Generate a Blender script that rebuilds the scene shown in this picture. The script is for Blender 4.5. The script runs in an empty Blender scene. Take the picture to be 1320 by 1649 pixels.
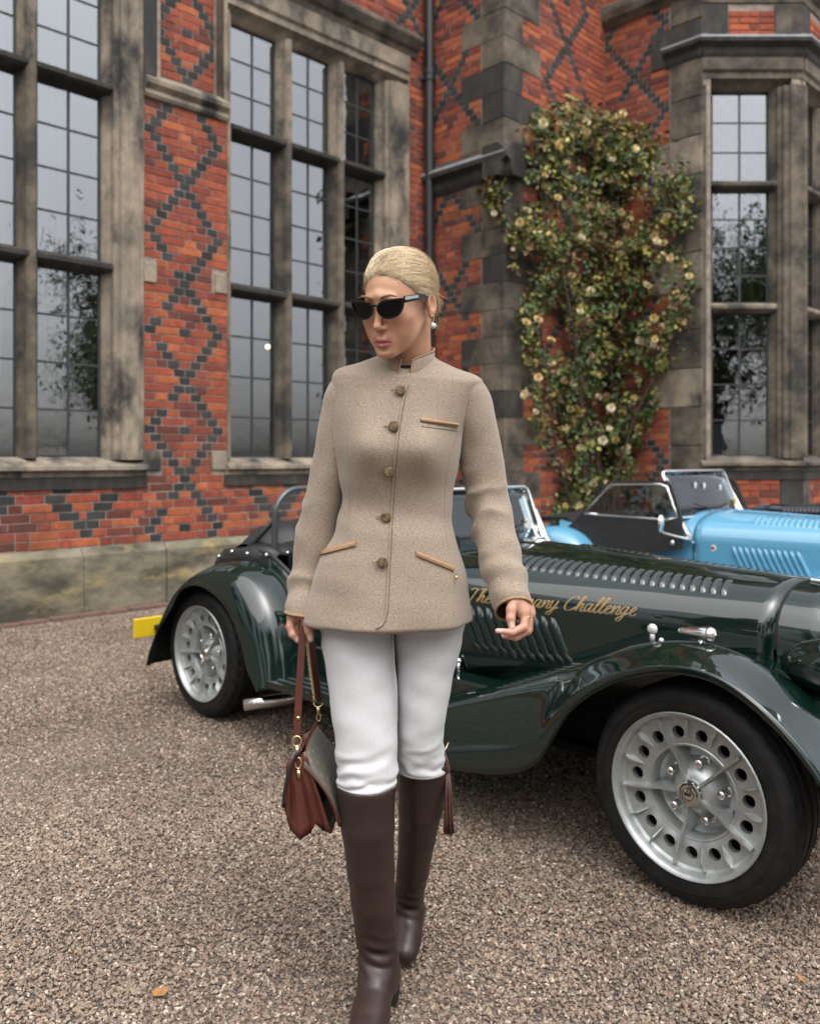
import bpy, math, random
import numpy as np
from mathutils import Vector, Matrix, noise as mnoise
random.seed(7); np.random.seed(7)
R = math.radians
scene = bpy.context.scene
# ------------------------------------------------------------------ camera
CAM_H = 1.25
cam_d = bpy.data.cameras.new('camera'); cam = bpy.data.objects.new('camera', cam_d)
scene.collection.objects.link(cam); scene.camera = cam
cam.location = (0, 0, CAM_H); cam.rotation_euler = (R(90), 0, 0)
cam_d.sensor_fit = 'HORIZONTAL'; cam_d.sensor_width = 36.0
cam_d.lens = 36.0 * 1400 / 1320; cam_d.shift_y = -84.5 / 1320
cam_d.clip_start = 0.05; cam_d.clip_end = 2000
cam_d.dof.use_dof = True; cam_d.dof.focus_distance = 1.96; cam_d.dof.aperture_fstop = 4.6
# ------------------------------------------------------------------ world, sun, exposure
SUN_EL, SUN_AZ = R(58), R(-35)        # overcast: high, soft, from behind the camera's left shoulder
world = bpy.data.worlds.new('World'); scene.world = world; world.use_nodes = True
wn = world.node_tree.nodes; wl = world.node_tree.links
wn.clear()
w_out = wn.new('ShaderNodeOutputWorld'); w_bg = wn.new('ShaderNodeBackground')
sky = wn.new('ShaderNodeTexSky'); sky.sky_type = 'NISHITA'; sky.sun_disc = False
sky.sun_elevation = SUN_EL; sky.sun_rotation = math.pi + SUN_AZ
sky.air_density = 1.0; sky.dust_density = 3.0; sky.ozone_density = 1.0
hsv = wn.new('ShaderNodeHueSaturation'); hsv.inputs['Saturation'].default_value = 0.22
w_tc = wn.new('ShaderNodeTexCoord'); w_ns = wn.new('ShaderNodeTexNoise')
w_ns.inputs['Scale'].default_value = 2.0; w_ns.inputs['Detail'].default_value = 3; w_ns.inputs['Roughness'].default_value = 0.45
w_mr = wn.new('ShaderNodeMapRange'); w_mr.inputs['From Min'].default_value = .3; w_mr.inputs['From Max'].default_value = .7
w_mr.inputs['To Min'].default_value = .8; w_mr.inputs['To Max'].default_value = 1.15
w_mx = wn.new('ShaderNodeMix'); w_mx.data_type = 'RGBA'; w_mx.blend_type = 'MULTIPLY'; w_mx.inputs['Factor'].default_value = 1
wl.new(sky.outputs['Color'], hsv.inputs['Color']); wl.new(w_tc.outputs['Generated'], w_ns.inputs['Vector'])
wl.new(w_ns.outputs['Fac'], w_mr.inputs['Value']); wl.new(hsv.outputs['Color'], w_mx.inputs[6])
wl.new(w_mr.outputs['Result'], w_mx.inputs[7])
# overcast sky: brighter overhead than at the horizon, the same all the way round
w_sx = wn.new('ShaderNodeSeparateXYZ'); w_ov = wn.new('ShaderNodeMapRange'); w_m2 = wn.new('ShaderNodeMix'); w_m2.data_type = 'RGBA'; w_m2.blend_type = 'MULTIPLY'; w_m2.inputs['Factor'].default_value = 1
w_ov.inputs['From Min'].default_value = 0; w_ov.inputs['From Max'].default_value = 1; w_ov.inputs['To Min'].default_value = .55; w_ov.inputs['To Max'].default_value = 1.75
wl.new(w_tc.outputs['Generated'], w_sx.inputs[0]); wl.new(w_sx.outputs['Z'], w_ov.inputs['Value']); wl.new(w_mx.outputs[2], w_m2.inputs[6]); wl.new(w_ov.outputs['Result'], w_m2.inputs[7]); wl.new(w_m2.outputs[2], w_bg.inputs['Color'])
wl.new(w_bg.outputs['Background'], w_out.inputs['Surface'])
w_bg.inputs['Strength'].default_value = 0.15
sun_d = bpy.data.lights.new('sun', 'SUN'); sun = bpy.data.objects.new('sun', sun_d); scene.collection.objects.link(sun)
sun_d.energy = 0.9; sun_d.angle = R(60); sun_d.color = (1.0, .96, .9)
# direction the light comes FROM: azimuth SUN_AZ measured from -Y (behind camera)
sd = Vector((math.sin(SUN_AZ) * math.cos(SUN_EL), -math.cos(SUN_AZ) * math.cos(SUN_EL), math.sin(SUN_EL)))
sun.rotation_euler = sd.to_track_quat('Z', 'Y').to_euler(); sun.location = sd * 30
vs = scene.view_settings
vs.view_transform = 'Standard'; vs.look = 'None'; vs.gamma = 1.0; vs.exposure = 1.0; vs.use_curve_mapping = False
scene.render.resolution_x = 819; scene.render.resolution_y = 1024
# ------------------------------------------------------------------ helpers
COL = scene.collection
FPX, U0, V0 = 1400.0, 660.0, 740.0
def at(u, v, Y):
    """where the photograph's ray (u, v) meets depth Y"""
    return Vector(((u - U0) / FPX * Y, Y, CAM_H - (v - V0) / FPX * Y))
def tag(o, label=None, cat=None, group=None, kind=None):
    if label: o['label'] = label
    if cat: o['category'] = cat
    if group: o['group'] = group
    if kind: o['kind'] = kind
    return o
def empty(name, loc=(0, 0, 0), rz=0.0, parent=None):
    o = bpy.data.objects.new(name, None); COL.objects.link(o)
    o.empty_display_size = .1; o.location = loc; o.rotation_euler = (0, 0, rz); o.parent = parent
    return o
def link(name, me, parent=None):
    o = bpy.data.objects.new(name, me); COL.objects.link(o); o.parent = parent
    return o
def copy_tree(o, parent=None):
    c = o.copy(); COL.objects.link(c); c.parent = parent
    for ch in list(o.children): copy_tree(ch, c)
    return c
class MB:
    """collects shapes; build() links them as one mesh object"""
    def __init__(s): s.v = []; s.f = []; s.c = []
    def add(s, vs, fs, col=None):
        n = len(s.v); s.v.extend([tuple(p) for p in vs]); s.f.extend([tuple(i + n for i in f) for f in fs])
        if col is not None: s.c.extend([col] * len(fs))
        return s
    def box(s, x0, x1, y0, y1, z0, z1, T=None, col=None):
        vs = [(x, y, z) for z in (z0, z1) for y in (y0, y1) for x in (x0, x1)]
        if T: vs = [T(*p) for p in vs]
        return s.add(vs, [(0, 2, 3, 1), (4, 5, 7, 6), (0, 1, 5, 4), (2, 6, 7, 3), (0, 4, 6, 2), (1, 3, 7, 5)], col)
    def bbox(s, x0, x1, y0, y1, z0, z1, b, T=None):
        """box with chamfered edges (three stacked octagon-ish slabs)"""
        P = []
        def ring(z, i):
            a0, a1, c0, c1 = x0 + i, x1 - i, y0 + i, y1 - i
            return [(a0 + b, c0, z), (a1 - b, c0, z), (a1, c0 + b, z), (a1, c1 - b, z), (a1 - b, c1, z), (a0 + b, c1, z), (a0, c1 - b, z), (a0, c0 + b, z)]
        rings = [ring(z0, b), ring(z0 + b, 0), ring(z1 - b, 0), ring(z1, b)]
        return s.loft(rings, T=T, cap=True)
    def loft(s, rings, T=None, cap=False, closed=True, col=None):
        n = len(rings[0]); vs = [p for r in rings for p in r]
        if T: vs = [T(*p) for p in vs]
        fs = []
        m = n if closed else n - 1
        for i in range(len(rings) - 1):
            for j in range(m):
                k = (j + 1) % n
                fs.append((i * n + j, i * n + k, (i + 1) * n + k, (i + 1) * n + j))
        if cap:
            fs.append(tuple(range(n - 1, -1, -1))); fs.append(tuple(range((len(rings) - 1) * n, len(rings) * n)))
        return s.add(vs, fs, col)
    def prism(s, poly, a0, a1, axis, T=None, col=None):
        """poly: 2D points; axis 'z': (x,y) extruded in z, 'x': (y,z) extruded in x, 'y': (x,z) extruded in y"""
        def P(p, a): return {'z': (p[0], p[1], a), 'x': (a, p[0], p[1]), 'y': (p[0], a, p[1])}[axis]
        return s.loft([[P(p, a0) for p in poly], [P(p, a1) for p in poly]], T=T, cap=True, col=col)
    def tube(s, pts, r, n=8, cap=True, closed=False, flat=None):
        pts = [Vector(p) for p in pts]; rs = r if hasattr(r, '__len__') else [r] * len(pts)
        rings = []; m = len(pts); up = None
        for i, p in enumerate(pts):
            a = pts[(i - 1) % m] if (closed or i > 0) else p; b = pts[(i + 1) % m] if (closed or i < m - 1) else p
            t = (b - a).normalized()
            if up is None:
                up = t.orthogonal().normalized()
            else:
                up = (up - t * up.dot(t)); up = up.normalized() if up.length > 1e-6 else t.orthogonal().normalized()
            sd_ = t.cross(up)
            fl = flat if flat else 1.0
            rings.append([p + (up * math.cos(2 * math.pi * k / n) * fl + sd_ * math.sin(2 * math.pi * k / n)) * rs[i] for k in range(n)])
        if closed: rings.append(rings[0]); cap = False
        return s.loft(rings, cap=cap)
    def lathe(s, prof, n=32, axis='z', o=(0, 0, 0), T=None, close=False):
        """prof: (radius, height)"""
        rings = []
        for r, h in prof:
            ring = []
            for k in range(n):
                a = 2 * math.pi * k / n; c, d = r * math.cos(a), r * math.sin(a)
                q = {'z': (c, d, h), 'y': (c, h, -d), 'x': (h, c, d)}[axis]
                ring.append((q[0] + o[0], q[1] + o[1], q[2] + o[2]))
            rings.append(ring)
        return s.loft(rings, T=T, cap=False)
    def sphere(s, c, r, n=12, m=8):
        rr = r if hasattr(r, '__len__') else (r, r, r)
        rings = []
        for i in range(m + 1):
            t = math.pi * i / m; t = min(max(t, 1e-3), math.pi - 1e-3)
            rings.append([(c[0] + rr[0] * math.sin(t) * math.cos(2 * math.pi * k / n), c[1] + rr[1] * math.sin(t) * math.sin(2 * math.pi * k / n), c[2] - rr[2] * math.cos(t)) for k in range(n)])
        return s.loft(rings)
    def mesh(s, name, mat, smooth=False):
        me = bpy.data.meshes.new(name); me.from_pydata(s.v, [], s.f)
        if mat is not None: me.materials.append(mat)
        if smooth: me.polygons.foreach_set('use_smooth', [True] * len(me.polygons))
        if s.c and len(s.c) == len(s.f):
            at_ = me.color_attributes.new('Col', 'FLOAT_COLOR', 'CORNER')
            buf = np.empty((len(me.loops), 4), 'f'); i = 0
            for p, c in zip(me.polygons, s.c):
                buf[p.loop_start:p.loop_start + p.loop_total] = (c[0], c[1], c[2], 1)
            at_.data.foreach_set('color', buf.ravel())
        me.update(); return me
    def build(s, name, mat, parent=None, smooth=False, sharp=None, loc=None):
        if loc is not None:
            l = Vector(loc); s.v = [tuple(Vector(p) - l) for p in s.v]
        me = s.mesh(name, mat, smooth or sharp is not None)
        if sharp is not None: me.set_sharp_from_angle(angle=R(sharp))
        o = link(name, me, parent)
        if loc is not None: o.location = loc
        return o
def np_mesh(name, V, F, mat, parent=None, smooth=True, cols=None):
    me = bpy.data.meshes.new(name); me.from_pydata(V.tolist(), [], F.tolist()); me.materials.append(mat)
    if smooth: me.polygons.foreach_set('use_smooth', [True] * len(me.polygons))
    if cols is not None:
        a = me.color_attributes.new('Col', 'FLOAT_COLOR', 'POINT')
        buf = np.ones((len(V), 4), 'f'); buf[:, :3] = cols; a.data.foreach_set('color', buf.ravel())
    me.update()
    return link(name, me, parent)
def catmull(P, t):
    P = np.asarray(P, float); n = len(P); x = t * (n - 1); i = min(int(x), n - 2); f_ = x - i
    p0, p1, p2, p3 = P[max(i - 1, 0)], P[i], P[i + 1], P[min(i + 2, n - 1)]
    return .5 * ((2 * p1) + (-p0 + p2) * f_ + (2 * p0 - 5 * p1 + 4 * p2 - p3) * f_ ** 2 + (-p0 + 3 * p1 - 3 * p2 + p3) * f_ ** 3)
def spl(pts, n): return [catmull(pts, i / (n - 1)) for i in range(n)]
def patch(grid, nu, nv):
    """smooth surface through a grid of control points -> rings (nu rows of nv points)"""
    g = np.asarray(grid, float)
    rows = np.array([[catmull(r, j / (nv - 1)) for j in range(nv)] for r in g])
    return [[tuple(catmull(rows[:, j], i / (nu - 1))) for j in range(nv)] for i in range(nu)]
def interp(tab, x):
    """piecewise smooth table lookup: tab rows (x, a, b, ...)"""
    T = np.asarray(sorted(tab), float); xs = T[:, 0]
    return np.array([np.interp(x, xs, T[:, k]) for k in range(1, T.shape[1])])
# ---- materials
ALB = .80
def mat(name, c1, c2=None, rough=.5, metal=0.0, scale=8.0, detail=4.0, lo=.35, hi=.65, bump=0.0, bscale=60.0, bdist=.002,
        coords='pos', coat=0.0, spec=.5, sheen=0.0, src=None, vary=0.0, stretch=None, rough2=None, sub=0.0, c3=None, s3=2.0, lo3=.5, hi3=.7, ior=1.5):
    if metal < .5: c1 = tuple(x * ALB for x in c1) if c1 else c1; c3 = tuple(x * ALB for x in c3) if c3 else c3
    if metal < .5 and not src: c2 = tuple(x * ALB for x in c2) if c2 else c2
    m = bpy.data.materials.new(name); m.use_nodes = True
    N = m.node_tree.nodes; L = m.node_tree.links; b = N['Principled BSDF']
    b.inputs['Roughness'].default_value = rough; b.inputs['Metallic'].default_value = metal
    b.inputs['Specular IOR Level'].default_value = spec; b.inputs['Coat Weight'].default_value = coat
    b.inputs['Coat Roughness'].default_value = .03; b.inputs['Sheen Weight'].default_value = sheen; b.inputs['IOR'].default_value = ior
    if sub: b.inputs['Subsurface Weight'].default_value = sub; b.inputs['Subsurface Radius'].default_value = (.012, .004, .002); b.inputs['Subsurface Scale'].default_value = 1.0
    if coords == 'pos':
        g = N.new('ShaderNodeNewGeometry'); vec = g.outputs['Position']
    else:
        g = N.new('ShaderNodeTexCoord'); vec = g.outputs['Object']
    if stretch:
        mp = N.new('ShaderNodeMapping'); mp.inputs['Scale'].default_value = stretch; L.new(vec, mp.inputs['Vector']); vec = mp.outputs['Vector']
    def nz(sc, det=4.0):
        n = N.new('ShaderNodeTexNoise'); n.inputs['Scale'].default_value = sc; n.inputs['Detail'].default_value = det
        n.inputs['Roughness'].default_value = .62; L.new(vec, n.inputs['Vector']); return n.outputs['Fac']
    def mr(fac, a, b_, c=0.0, d=1.0):
        n = N.new('ShaderNodeMapRange'); n.inputs['From Min'].default_value = a; n.inputs['From Max'].default_value = b_
        n.inputs['To Min'].default_value = c; n.inputs['To Max'].default_value = d; L.new(fac, n.inputs['Value']); return n.outputs['Result']
    def mix(fac, a, b_, bt='MIX'):
        n = N.new('ShaderNodeMix'); n.data_type = 'RGBA'; n.blend_type = bt
        for s_, x in ((0, fac), (6, a), (7, b_)):
            if hasattr(x, 'is_output'): L.new(x, n.inputs[s_])
            else: n.inputs[s_].default_value = x if s_ == 0 else (*x[:3], 1)
        return n.outputs[2]
    if src == 'obj':
        oi = N.new('ShaderNodeObjectInfo'); col = oi.outputs['Color']
    elif src == 'attr':
        a = N.new('ShaderNodeAttribute'); a.attribute_name = 'Col'; col = a.outputs['Color']
    else: col = None
    if c2 is not None:
        f = mr(nz(scale, detail), lo, hi)
        if col is None: col = mix(f, c1, c2)
        else: col = mix(f, col, mix(1.0, col, c2, 'MULTIPLY'))
    elif col is None and c1 is not None and vary == 0 and c3 is None:
        b.inputs['Base Color'].default_value = (*c1, 1)
    elif col is None:
        n = N.new('ShaderNodeRGB'); n.outputs[0].default_value = (*c1, 1); col = n.outputs[0]
    if src: col = mix(1.0, col, (ALB, ALB, ALB), 'MULTIPLY')
    if c3 is not None: col = mix(mr(nz(s3, 6.0), lo3, hi3), col, c3)
    if vary:
        f = mr(nz(scale * 6, 3.0), .3, .7, 1 - vary, 1 + vary)
        h = N.new('ShaderNodeHueSaturation'); L.new(f, h.inputs['Value']); L.new(col, h.inputs['Color']); col = h.outputs['Color']
    if col is not None: L.new(col, b.inputs['Base Color'])
    if rough2 is not None: L.new(mr(nz(scale * 1.7, 3.0), .35, .65, rough, rough2), b.inputs['Roughness'])
    if bump:
        bp = N.new('ShaderNodeBump'); bp.inputs['Strength'].default_value = bump; bp.inputs['Distance'].default_value = bdist
        L.new(nz(bscale, 3.0), bp.inputs['Height']); L.new(bp.outputs['Normal'], b.inputs['Normal'])
    return m
def glass_mat(name, tint=(.75, .8, .8), ior=2.3, rough=0.0, bump=0.0):
    m = bpy.data.materials.new(name); m.use_nodes = True
    N = m.node_tree.nodes; L = m.node_tree.links; N.clear()
    o = N.new('ShaderNodeOutputMaterial'); mx = N.new('ShaderNodeMixShader'); fr = N.new('ShaderNodeFresnel'); fr.inputs['IOR'].default_value = ior
    t = N.new('ShaderNodeBsdfTransparent'); t.inputs['Color'].default_value = (*tint, 1)
    g = N.new('ShaderNodeBsdfGlossy'); g.inputs['Roughness'].default_value = rough; g.inputs['Color'].default_value = (.95, .97, 1, 1)
    if bump:
        ns = N.new('ShaderNodeTexNoise'); ns.inputs['Scale'].default_value = 5.0; ge = N.new('ShaderNodeNewGeometry'); L.new(ge.outputs['Position'], ns.inputs['Vector'])
        bp = N.new('ShaderNodeBump'); bp.inputs['Strength'].default_value = bump; bp.inputs['Distance'].default_value = .01
        L.new(ns.outputs['Fac'], bp.inputs['Height']); L.new(bp.outputs['Normal'], g.inputs['Normal'])
    L.new(fr.outputs['Fac'], mx.inputs['Fac']); L.new(t.outputs[0], mx.inputs[1]); L.new(g.outputs[0], mx.inputs[2]); L.new(mx.outputs[0], o.inputs['Surface'])
    return m
# ================================================================== the manor house
M_BRICK_O = mat('brick_piece', None, (.62, .55, .5), src='obj', rough=.88, scale=16, detail=6, lo=.38, hi=.7, bump=.6, bscale=140, bdist=.004, vary=.2, c3=(.085, .05, .042), s3=1.7, lo3=.52, hi3=.86)
M_BRICK_A = mat('brick_field', None, (.62, .55, .5), src='attr', rough=.88, scale=16, detail=6, lo=.38, hi=.7, bump=.6, bscale=140, bdist=.004, vary=.2, c3=(.085, .05, .042), s3=1.7, lo3=.52, hi3=.86)
M_MORTAR = mat('lime_mortar', (.42, .35, .29), (.20, .165, .14), rough=.95, scale=9, bump=.4, bscale=120)
M_STONE = mat('buff_sandstone', (.40, .325, .24), (.20, .17, .135), rough=.9, scale=3.2, detail=7, lo=.36, hi=.64, bump=.35, bscale=70, bdist=.004, vary=.12, stretch=(1.3, 1.3, .8), c3=(.035, .034, .032), s3=2.0, lo3=.47, hi3=.63)
M_SOOT = mat('sooty_sandstone', (.035, .033, .031), (.10, .085, .066), rough=.9, scale=4, detail=7, lo=.45, hi=.8, bump=.35, bscale=70, bdist=.004, vary=.2, stretch=(1.5, 1.5, .6))
M_STONE2 = mat('grey_quoin_stone', (.21, .17, .125), (.045, .041, .035), rough=.92, scale=2.9, detail=8, lo=.36, hi=.62, bump=.4, bscale=60, bdist=.005, vary=.15)
M_PLINTH = mat('lichened_plinth_stone', (.27, .235, .165), (.075, .070, .05), rough=.95, scale=2.4, detail=9, lo=.36, hi=.60, bump=.5, bscale=50, bdist=.006, vary=.15, stretch=(.8, .8, 1.8), c3=(.40, .315, .15), s3=3.0, lo3=.52, hi3=.72)
M_LEAD = mat('lead_came', (.045, .048, .05), rough=.6, metal=.2)
M_LEADCAP = mat('lead_capping', (.40, .41, .42), (.28, .29, .3), rough=.5, metal=.3, scale=5)
M_IRON = mat('black_iron', (.018, .021, .023), (.03, .033, .034), rough=.45, scale=14, vary=.2)
M_PANE = glass_mat('leaded_window_glass', (.86, .9, .9), 3.1, .0, .10)
M_CLEAR = bpy.data.materials.new('clear_back_of_pane'); M_CLEAR.use_nodes = True; M_CLEAR.node_tree.nodes.clear()
_o = M_CLEAR.node_tree.nodes.new('ShaderNodeOutputMaterial'); _t = M_CLEAR.node_tree.nodes.new('ShaderNodeBsdfTransparent'); _t.inputs['Color'].default_value = (.97, .98, .98, 1); M_CLEAR.node_tree.links.new(_t.outputs[0], _o.inputs['Surface'])
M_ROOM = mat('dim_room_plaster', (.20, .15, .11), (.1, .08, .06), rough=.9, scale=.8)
M_CURTAIN = mat('white_voile', (1.0, .99, .97), (.94, .93, .91), rough=.95, scale=4)
CT = math.sqrt(.5)
def h2w_(p): return (CT * (p[0] - p[1]), 9.71 + CT * (p[0] + p[1]), p[2])
house = empty('manor_house', (0, 9.71, 0), R(45))
tag(house, 'red brick manor house with dark diamond brickwork, stone mullioned windows and bay', 'building')
QB, CH = .05625, .072          # quarter brick, course height
ZPL = .54                      # top of the plinth
class Face:
    """a wall face in the house frame: origin, direction along the wall, direction inward"""
    def __init__(s, o, ax, inn, rz): s.o, s.ax, s.inn, s.rz = o, ax, inn, rz
    def __call__(s, a, d, z): return (s.o[0] + s.ax[0] * a + s.inn[0] * d, s.o[1] + s.ax[1] * a + s.inn[1] * d, z)
F_MAIN = Face((0, 0), (1, 0), (0, 1), 0)
XC = .30                                        # inner corner
F_RET = Face((XC, 0), (0, -1), (1, 0), -R(90))  # return wall, runs toward the viewer
YR = -1.106
F_ROSE = Face((XC, YR), (1, 0), (0, 1), 0)
XB = 2.23
F_SIDE = Face((XB, YR), (0, -1), (1, 0), -R(90))
YB = YR - 1.233
F_CHAM = Face((XB, YB), (CT, -CT), (CT, CT), -R(45))
CHL = 1.12
XF, YF = XB + CHL * CT, YB - CHL * CT
F_FRONT = Face((XF, YF), (1, 0), (0, 1), 0)
TOPZ = 8.2
BR = []   # (face, a_centre, z_centre, length, colour)
def red():
    t = random.random()
    if t < .2: c = (.52, .14, .05)
    elif t < .62: c = (.42, .092, .042)
    elif t < .86: c = (.31, .066, .04)
    else: c = (.18, .05, .036)
    k = random.uniform(.85, 1.15); return tuple(min(x * k, .6) for x in c)
def dark():
    k = random.uniform(.6, 1.5); return (.040 * k, .043 * k, .046 * k)
def lay(face, a0, a1, z0, z1, darks, holes=()):
    n = int(round((a1 - a0) / QB)); c = int(round((z0 - ZPL) / CH)); z = ZPL + c * CH
    while z + CH <= z1 + .001:
        zc = z + CH / 2; row = [0] * n
        for (h0, h1, g0, g1) in holes:
            if g0 - .02 < zc < g1 + .02:
                for i in range(n):
                    if h0 < a0 + (i + .5) * QB < h1: row[i] = -1
        for (p0, w) in darks(c):
            i0 = int(round((p0 - a0) / QB - w / 2))
            for i in range(i0, i0 + w):
                if 0 <= i < n and row[i] == 0: row[i] = 1
        i = 0; big = (c % 2 == 0)
        while i < n:
            k = row[i]; j = i
            while j < n and row[j] == k: j += 1
            if k >= 0:
                while i < j:
                    left = j - i
                    w = 2 if k == 1 else (4 if big else 2)
                    if left - w == 1: w += 1
                    w = min(w, left); big = not big
                    BR.append((face, a0 + (i + w / 2) * QB, zc, w * QB - .009, dark() if k == 1 and random.random() > .04 else red(), w)); i += w
            i = j
        z += CH; c += 1
def diaper(cs, ph=7, per=12, dot=True):
    def f(c):
        p = (c - ph) % per; k = p if p <= per // 2 else per - p; out = []
        for x in cs:
            out += [(x + k * QB, 2), (x - k * QB, 2)]
            if dot and k == per // 2: out.append((x, 2))
        return out
    return f
def lozenge(cs, c0, hh, thick=3):
    def f(c):
        k = abs(c - c0); out = []
        if k <= hh:
            e = (hh - k)
            for x in cs: out += ([(x, 2 + 2 * e)] if e < 2 else [(x - e * QB, thick), (x + e * QB, thick)])
        return out
    return f
d_main = diaper([-2.81]); d_loz = lozenge([-4.58, -3.74, -1.84, -.95], 5, 4)
W1 = (-5.80, -3.226, 1.1, 6.02); W2 = (-2.39, -.02, 1.1, 6.02)
dx_main = lambda c: d_main(c) + (d_loz(c) if c < 9 else [])
STONES = [(-3.226, -3.06, 1.152, 1.332), (-2.56, -2.39, 1.152, 1.332), (-3.226, -3.10, 2.77, 2.95), (-2.52, -2.39, 2.77, 2.95)]
HP = (-3.06, -2.42, 4.36, 9)        # recessed panel over the pier
lay(F_MAIN, -6.2, .3, ZPL, TOPZ, lambda c: dx_main(c) if c < 72 else diaper([-2.81, -1.2, -4.4, 0.0])(c), [W1, W2, (-3.226, -2.39, 4.36, 9)] + STONES)
QL, QS, QH = .60, .30, .288
def quoin_w(i): return QL if i % 2 == 0 else QS
qh_ret = [(1.106 - quoin_w(i), 1.2, ZPL + i * QH, ZPL + (i + 1) * QH) for i in range(27)]
qh_rose = [(-.1, quoin_w(i + 1), ZPL + i * QH, ZPL + (i + 1) * QH) for i in range(27)]
lay(F_RET, 0, 1.106, ZPL, TOPZ, diaper([.32], 3, 16, False), qh_ret)
lay(F_ROSE, 0, 1.93, ZPL, TOPZ, diaper([1.15], 5, 14), qh_rose)
BQ = [(.86 if i % 3 else .62, 1.3, ZPL + i * .432, ZPL + (i + 1) * .432) for i in range(18)]
lay(F_SIDE, 0, 1.24, ZPL, TOPZ, diaper([.40], 2, 14, False), BQ)
lay(F_CHAM, .3, .86, ZPL, 1.15, lambda c: [], [])
lay(F_CHAM, .3, .80, 5.95, TOPZ, lambda c: [], [(0, 2, 6.25, 6.7), (0, 2, 7.3, 7.7)])
lay(F_FRONT, .2, 2.2, ZPL, 1.12, lambda c: [], [])
lay(F_FRONT, .2, 2.2, 5.95, TOPZ, lambda c: [], [(0, 2, 6.25, 6.7)])
lay(F_MAIN, HP[0], HP[1], 4.55, TOPZ, diaper([-2.74], 9, 12), [])
REC = .13       # depth of the recessed panel
# ---- mortar backing (one mesh per wall face)
def backing(name, face, a0, a1, z0, z1, holes, d0=.001, d1=.34):
    m = MB(); xs = sorted({a0, a1, *[h for H_ in holes for h in H_[:2] if a0 < h < a1]}); zs = sorted({z0, z1, *[h for H_ in holes for h in H_[2:] if z0 < h < z1]})
    for i in range(len(xs) - 1):
        run = None
        for j in range(len(zs) - 1):
            cx, cz = (xs[i] + xs[i + 1]) / 2, (zs[j] + zs[j + 1]) / 2
            if any(h[0] < cx < h[1] and h[2] < cz < h[3] for h in holes): continue
            m.box(xs[i], xs[i + 1], d0, d1, zs[j], zs[j + 1], T=face)
    return m.build(name, M_MORTAR, house)
wall_main = backing('brick_wall', F_MAIN, -9.0, XC + .3, 0, TOPZ, [W1, W2, (HP[0], HP[1], 4.55, TOPZ)])
m = MB(); m.box(HP[0], HP[1], REC + .001, .34, 4.55, TOPZ, T=F_MAIN); m.build('panel_backing', M_MORTAR, house)
wall_ret = backing('return_wall', F_RET, -.0, 1.1, 0, TOPZ, [])
wall_rose = backing('rose_wall', F_ROSE, .006, 2.2, 0, TOPZ, [])
wall_side = backing('bay_side_wall', F_SIDE, 0, 1.1, 0, TOPZ, [])
wall_cham = backing('bay_corner_wall', F_CHAM, .02, CHL - .02, 0, TOPZ, [(.1, 1.0, 1.1, 5.75)], .008)
wall_front = backing('bay_front_wall', F_FRONT, .02, 2.4, 0, TOPZ, [(.1, 1.9, 1.1, 5.75)], .008)
# ---- bricks: the 300 that show largest are objects, the rest one joined mesh per wall
def world_of(face, a, z):
    x, y, _ = face(a, 0, z); return CT * (x - y), 9.71 + CT * (x + y), z
def score(b):
    X, Y, Z = world_of(b[0], b[1], b[2]); u = U0 + FPX * X / Y; v = V0 - FPX * (Z - CAM_H) / Y
    if not (-10 < u < 1330 and -10 < v): return 0
    if 480 < u < 800 and v > 600: return 0
    n = b[0].inn; nx, ny = CT * (n[0] - n[1]), CT * (n[0] + n[1])
    cosv = abs(nx * X + ny * Y) / math.hypot(X, Y)
    return b[3] * cosv / Y ** 2
BR.sort(key=score, reverse=True)
brick_me = {}
def brick_mesh(w):
    if w not in brick_me:
        l = w * QB - .009; m = MB(); h = (CH - .010) / 2; b = .003; q = l / 2
        m.loft([[(-q + i, d, -h + i), (q - i, d, -h + i), (q - i, d, h - i), (-q + i, d, h - i)] for d, i in ((.05, 0), (-.002, 0), (-.005, b))])
        n = len(m.v); m.f.append((n - 4, n - 3, n - 2, n - 1)); brick_me[w] = m.mesh('brick', M_BRICK_O)
    return brick_me[w]
fields = {}
wall_of = {id(F_MAIN): wall_main, id(F_RET): wall_ret, id(F_ROSE): wall_rose, id(F_SIDE): wall_side, id(F_CHAM): wall_cham, id(F_FRONT): wall_front}
for k, (face, a, z, l, col, w) in enumerate(BR):
    j = random.uniform(-.003, .002); pan = face is F_MAIN and HP[0] < a < HP[1] and z > 4.5
    if pan: j += REC
    if k < 300:
        o = bpy.data.objects.new('brick', brick_mesh(w)); COL.objects.link(o); o.parent = wall_of[id(face)]
        o.location = face(a, j, z); o.rotation_euler = (random.uniform(-.012, .012), random.uniform(-.012, .012), face.rz); o.color = (*col, 1)
    else:
        m = fields.setdefault(id(face), MB()); q = l / 2; h = (CH - .010) / 2; s = random.uniform(-.002, .002)
        P = [face(a + x, d, z + y + s * x / q) for d, i in ((.05 + j, 0), (-.005 + j, .002)) for x, y in ((-q + i, -h + i), (q - i, -h + i), (q - i, h - i), (-q + i, h - i))]
        m.add(P, [(4, 5, 6, 7), (0, 1, 5, 4), (1, 2, 6, 5), (2, 3, 7, 6), (3, 0, 4, 7)], col)
for fid, m in fields.items():
    o = m.build('brickwork', M_BRICK_A, wall_of[fid]); o['kind'] = 'stuff'
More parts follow.
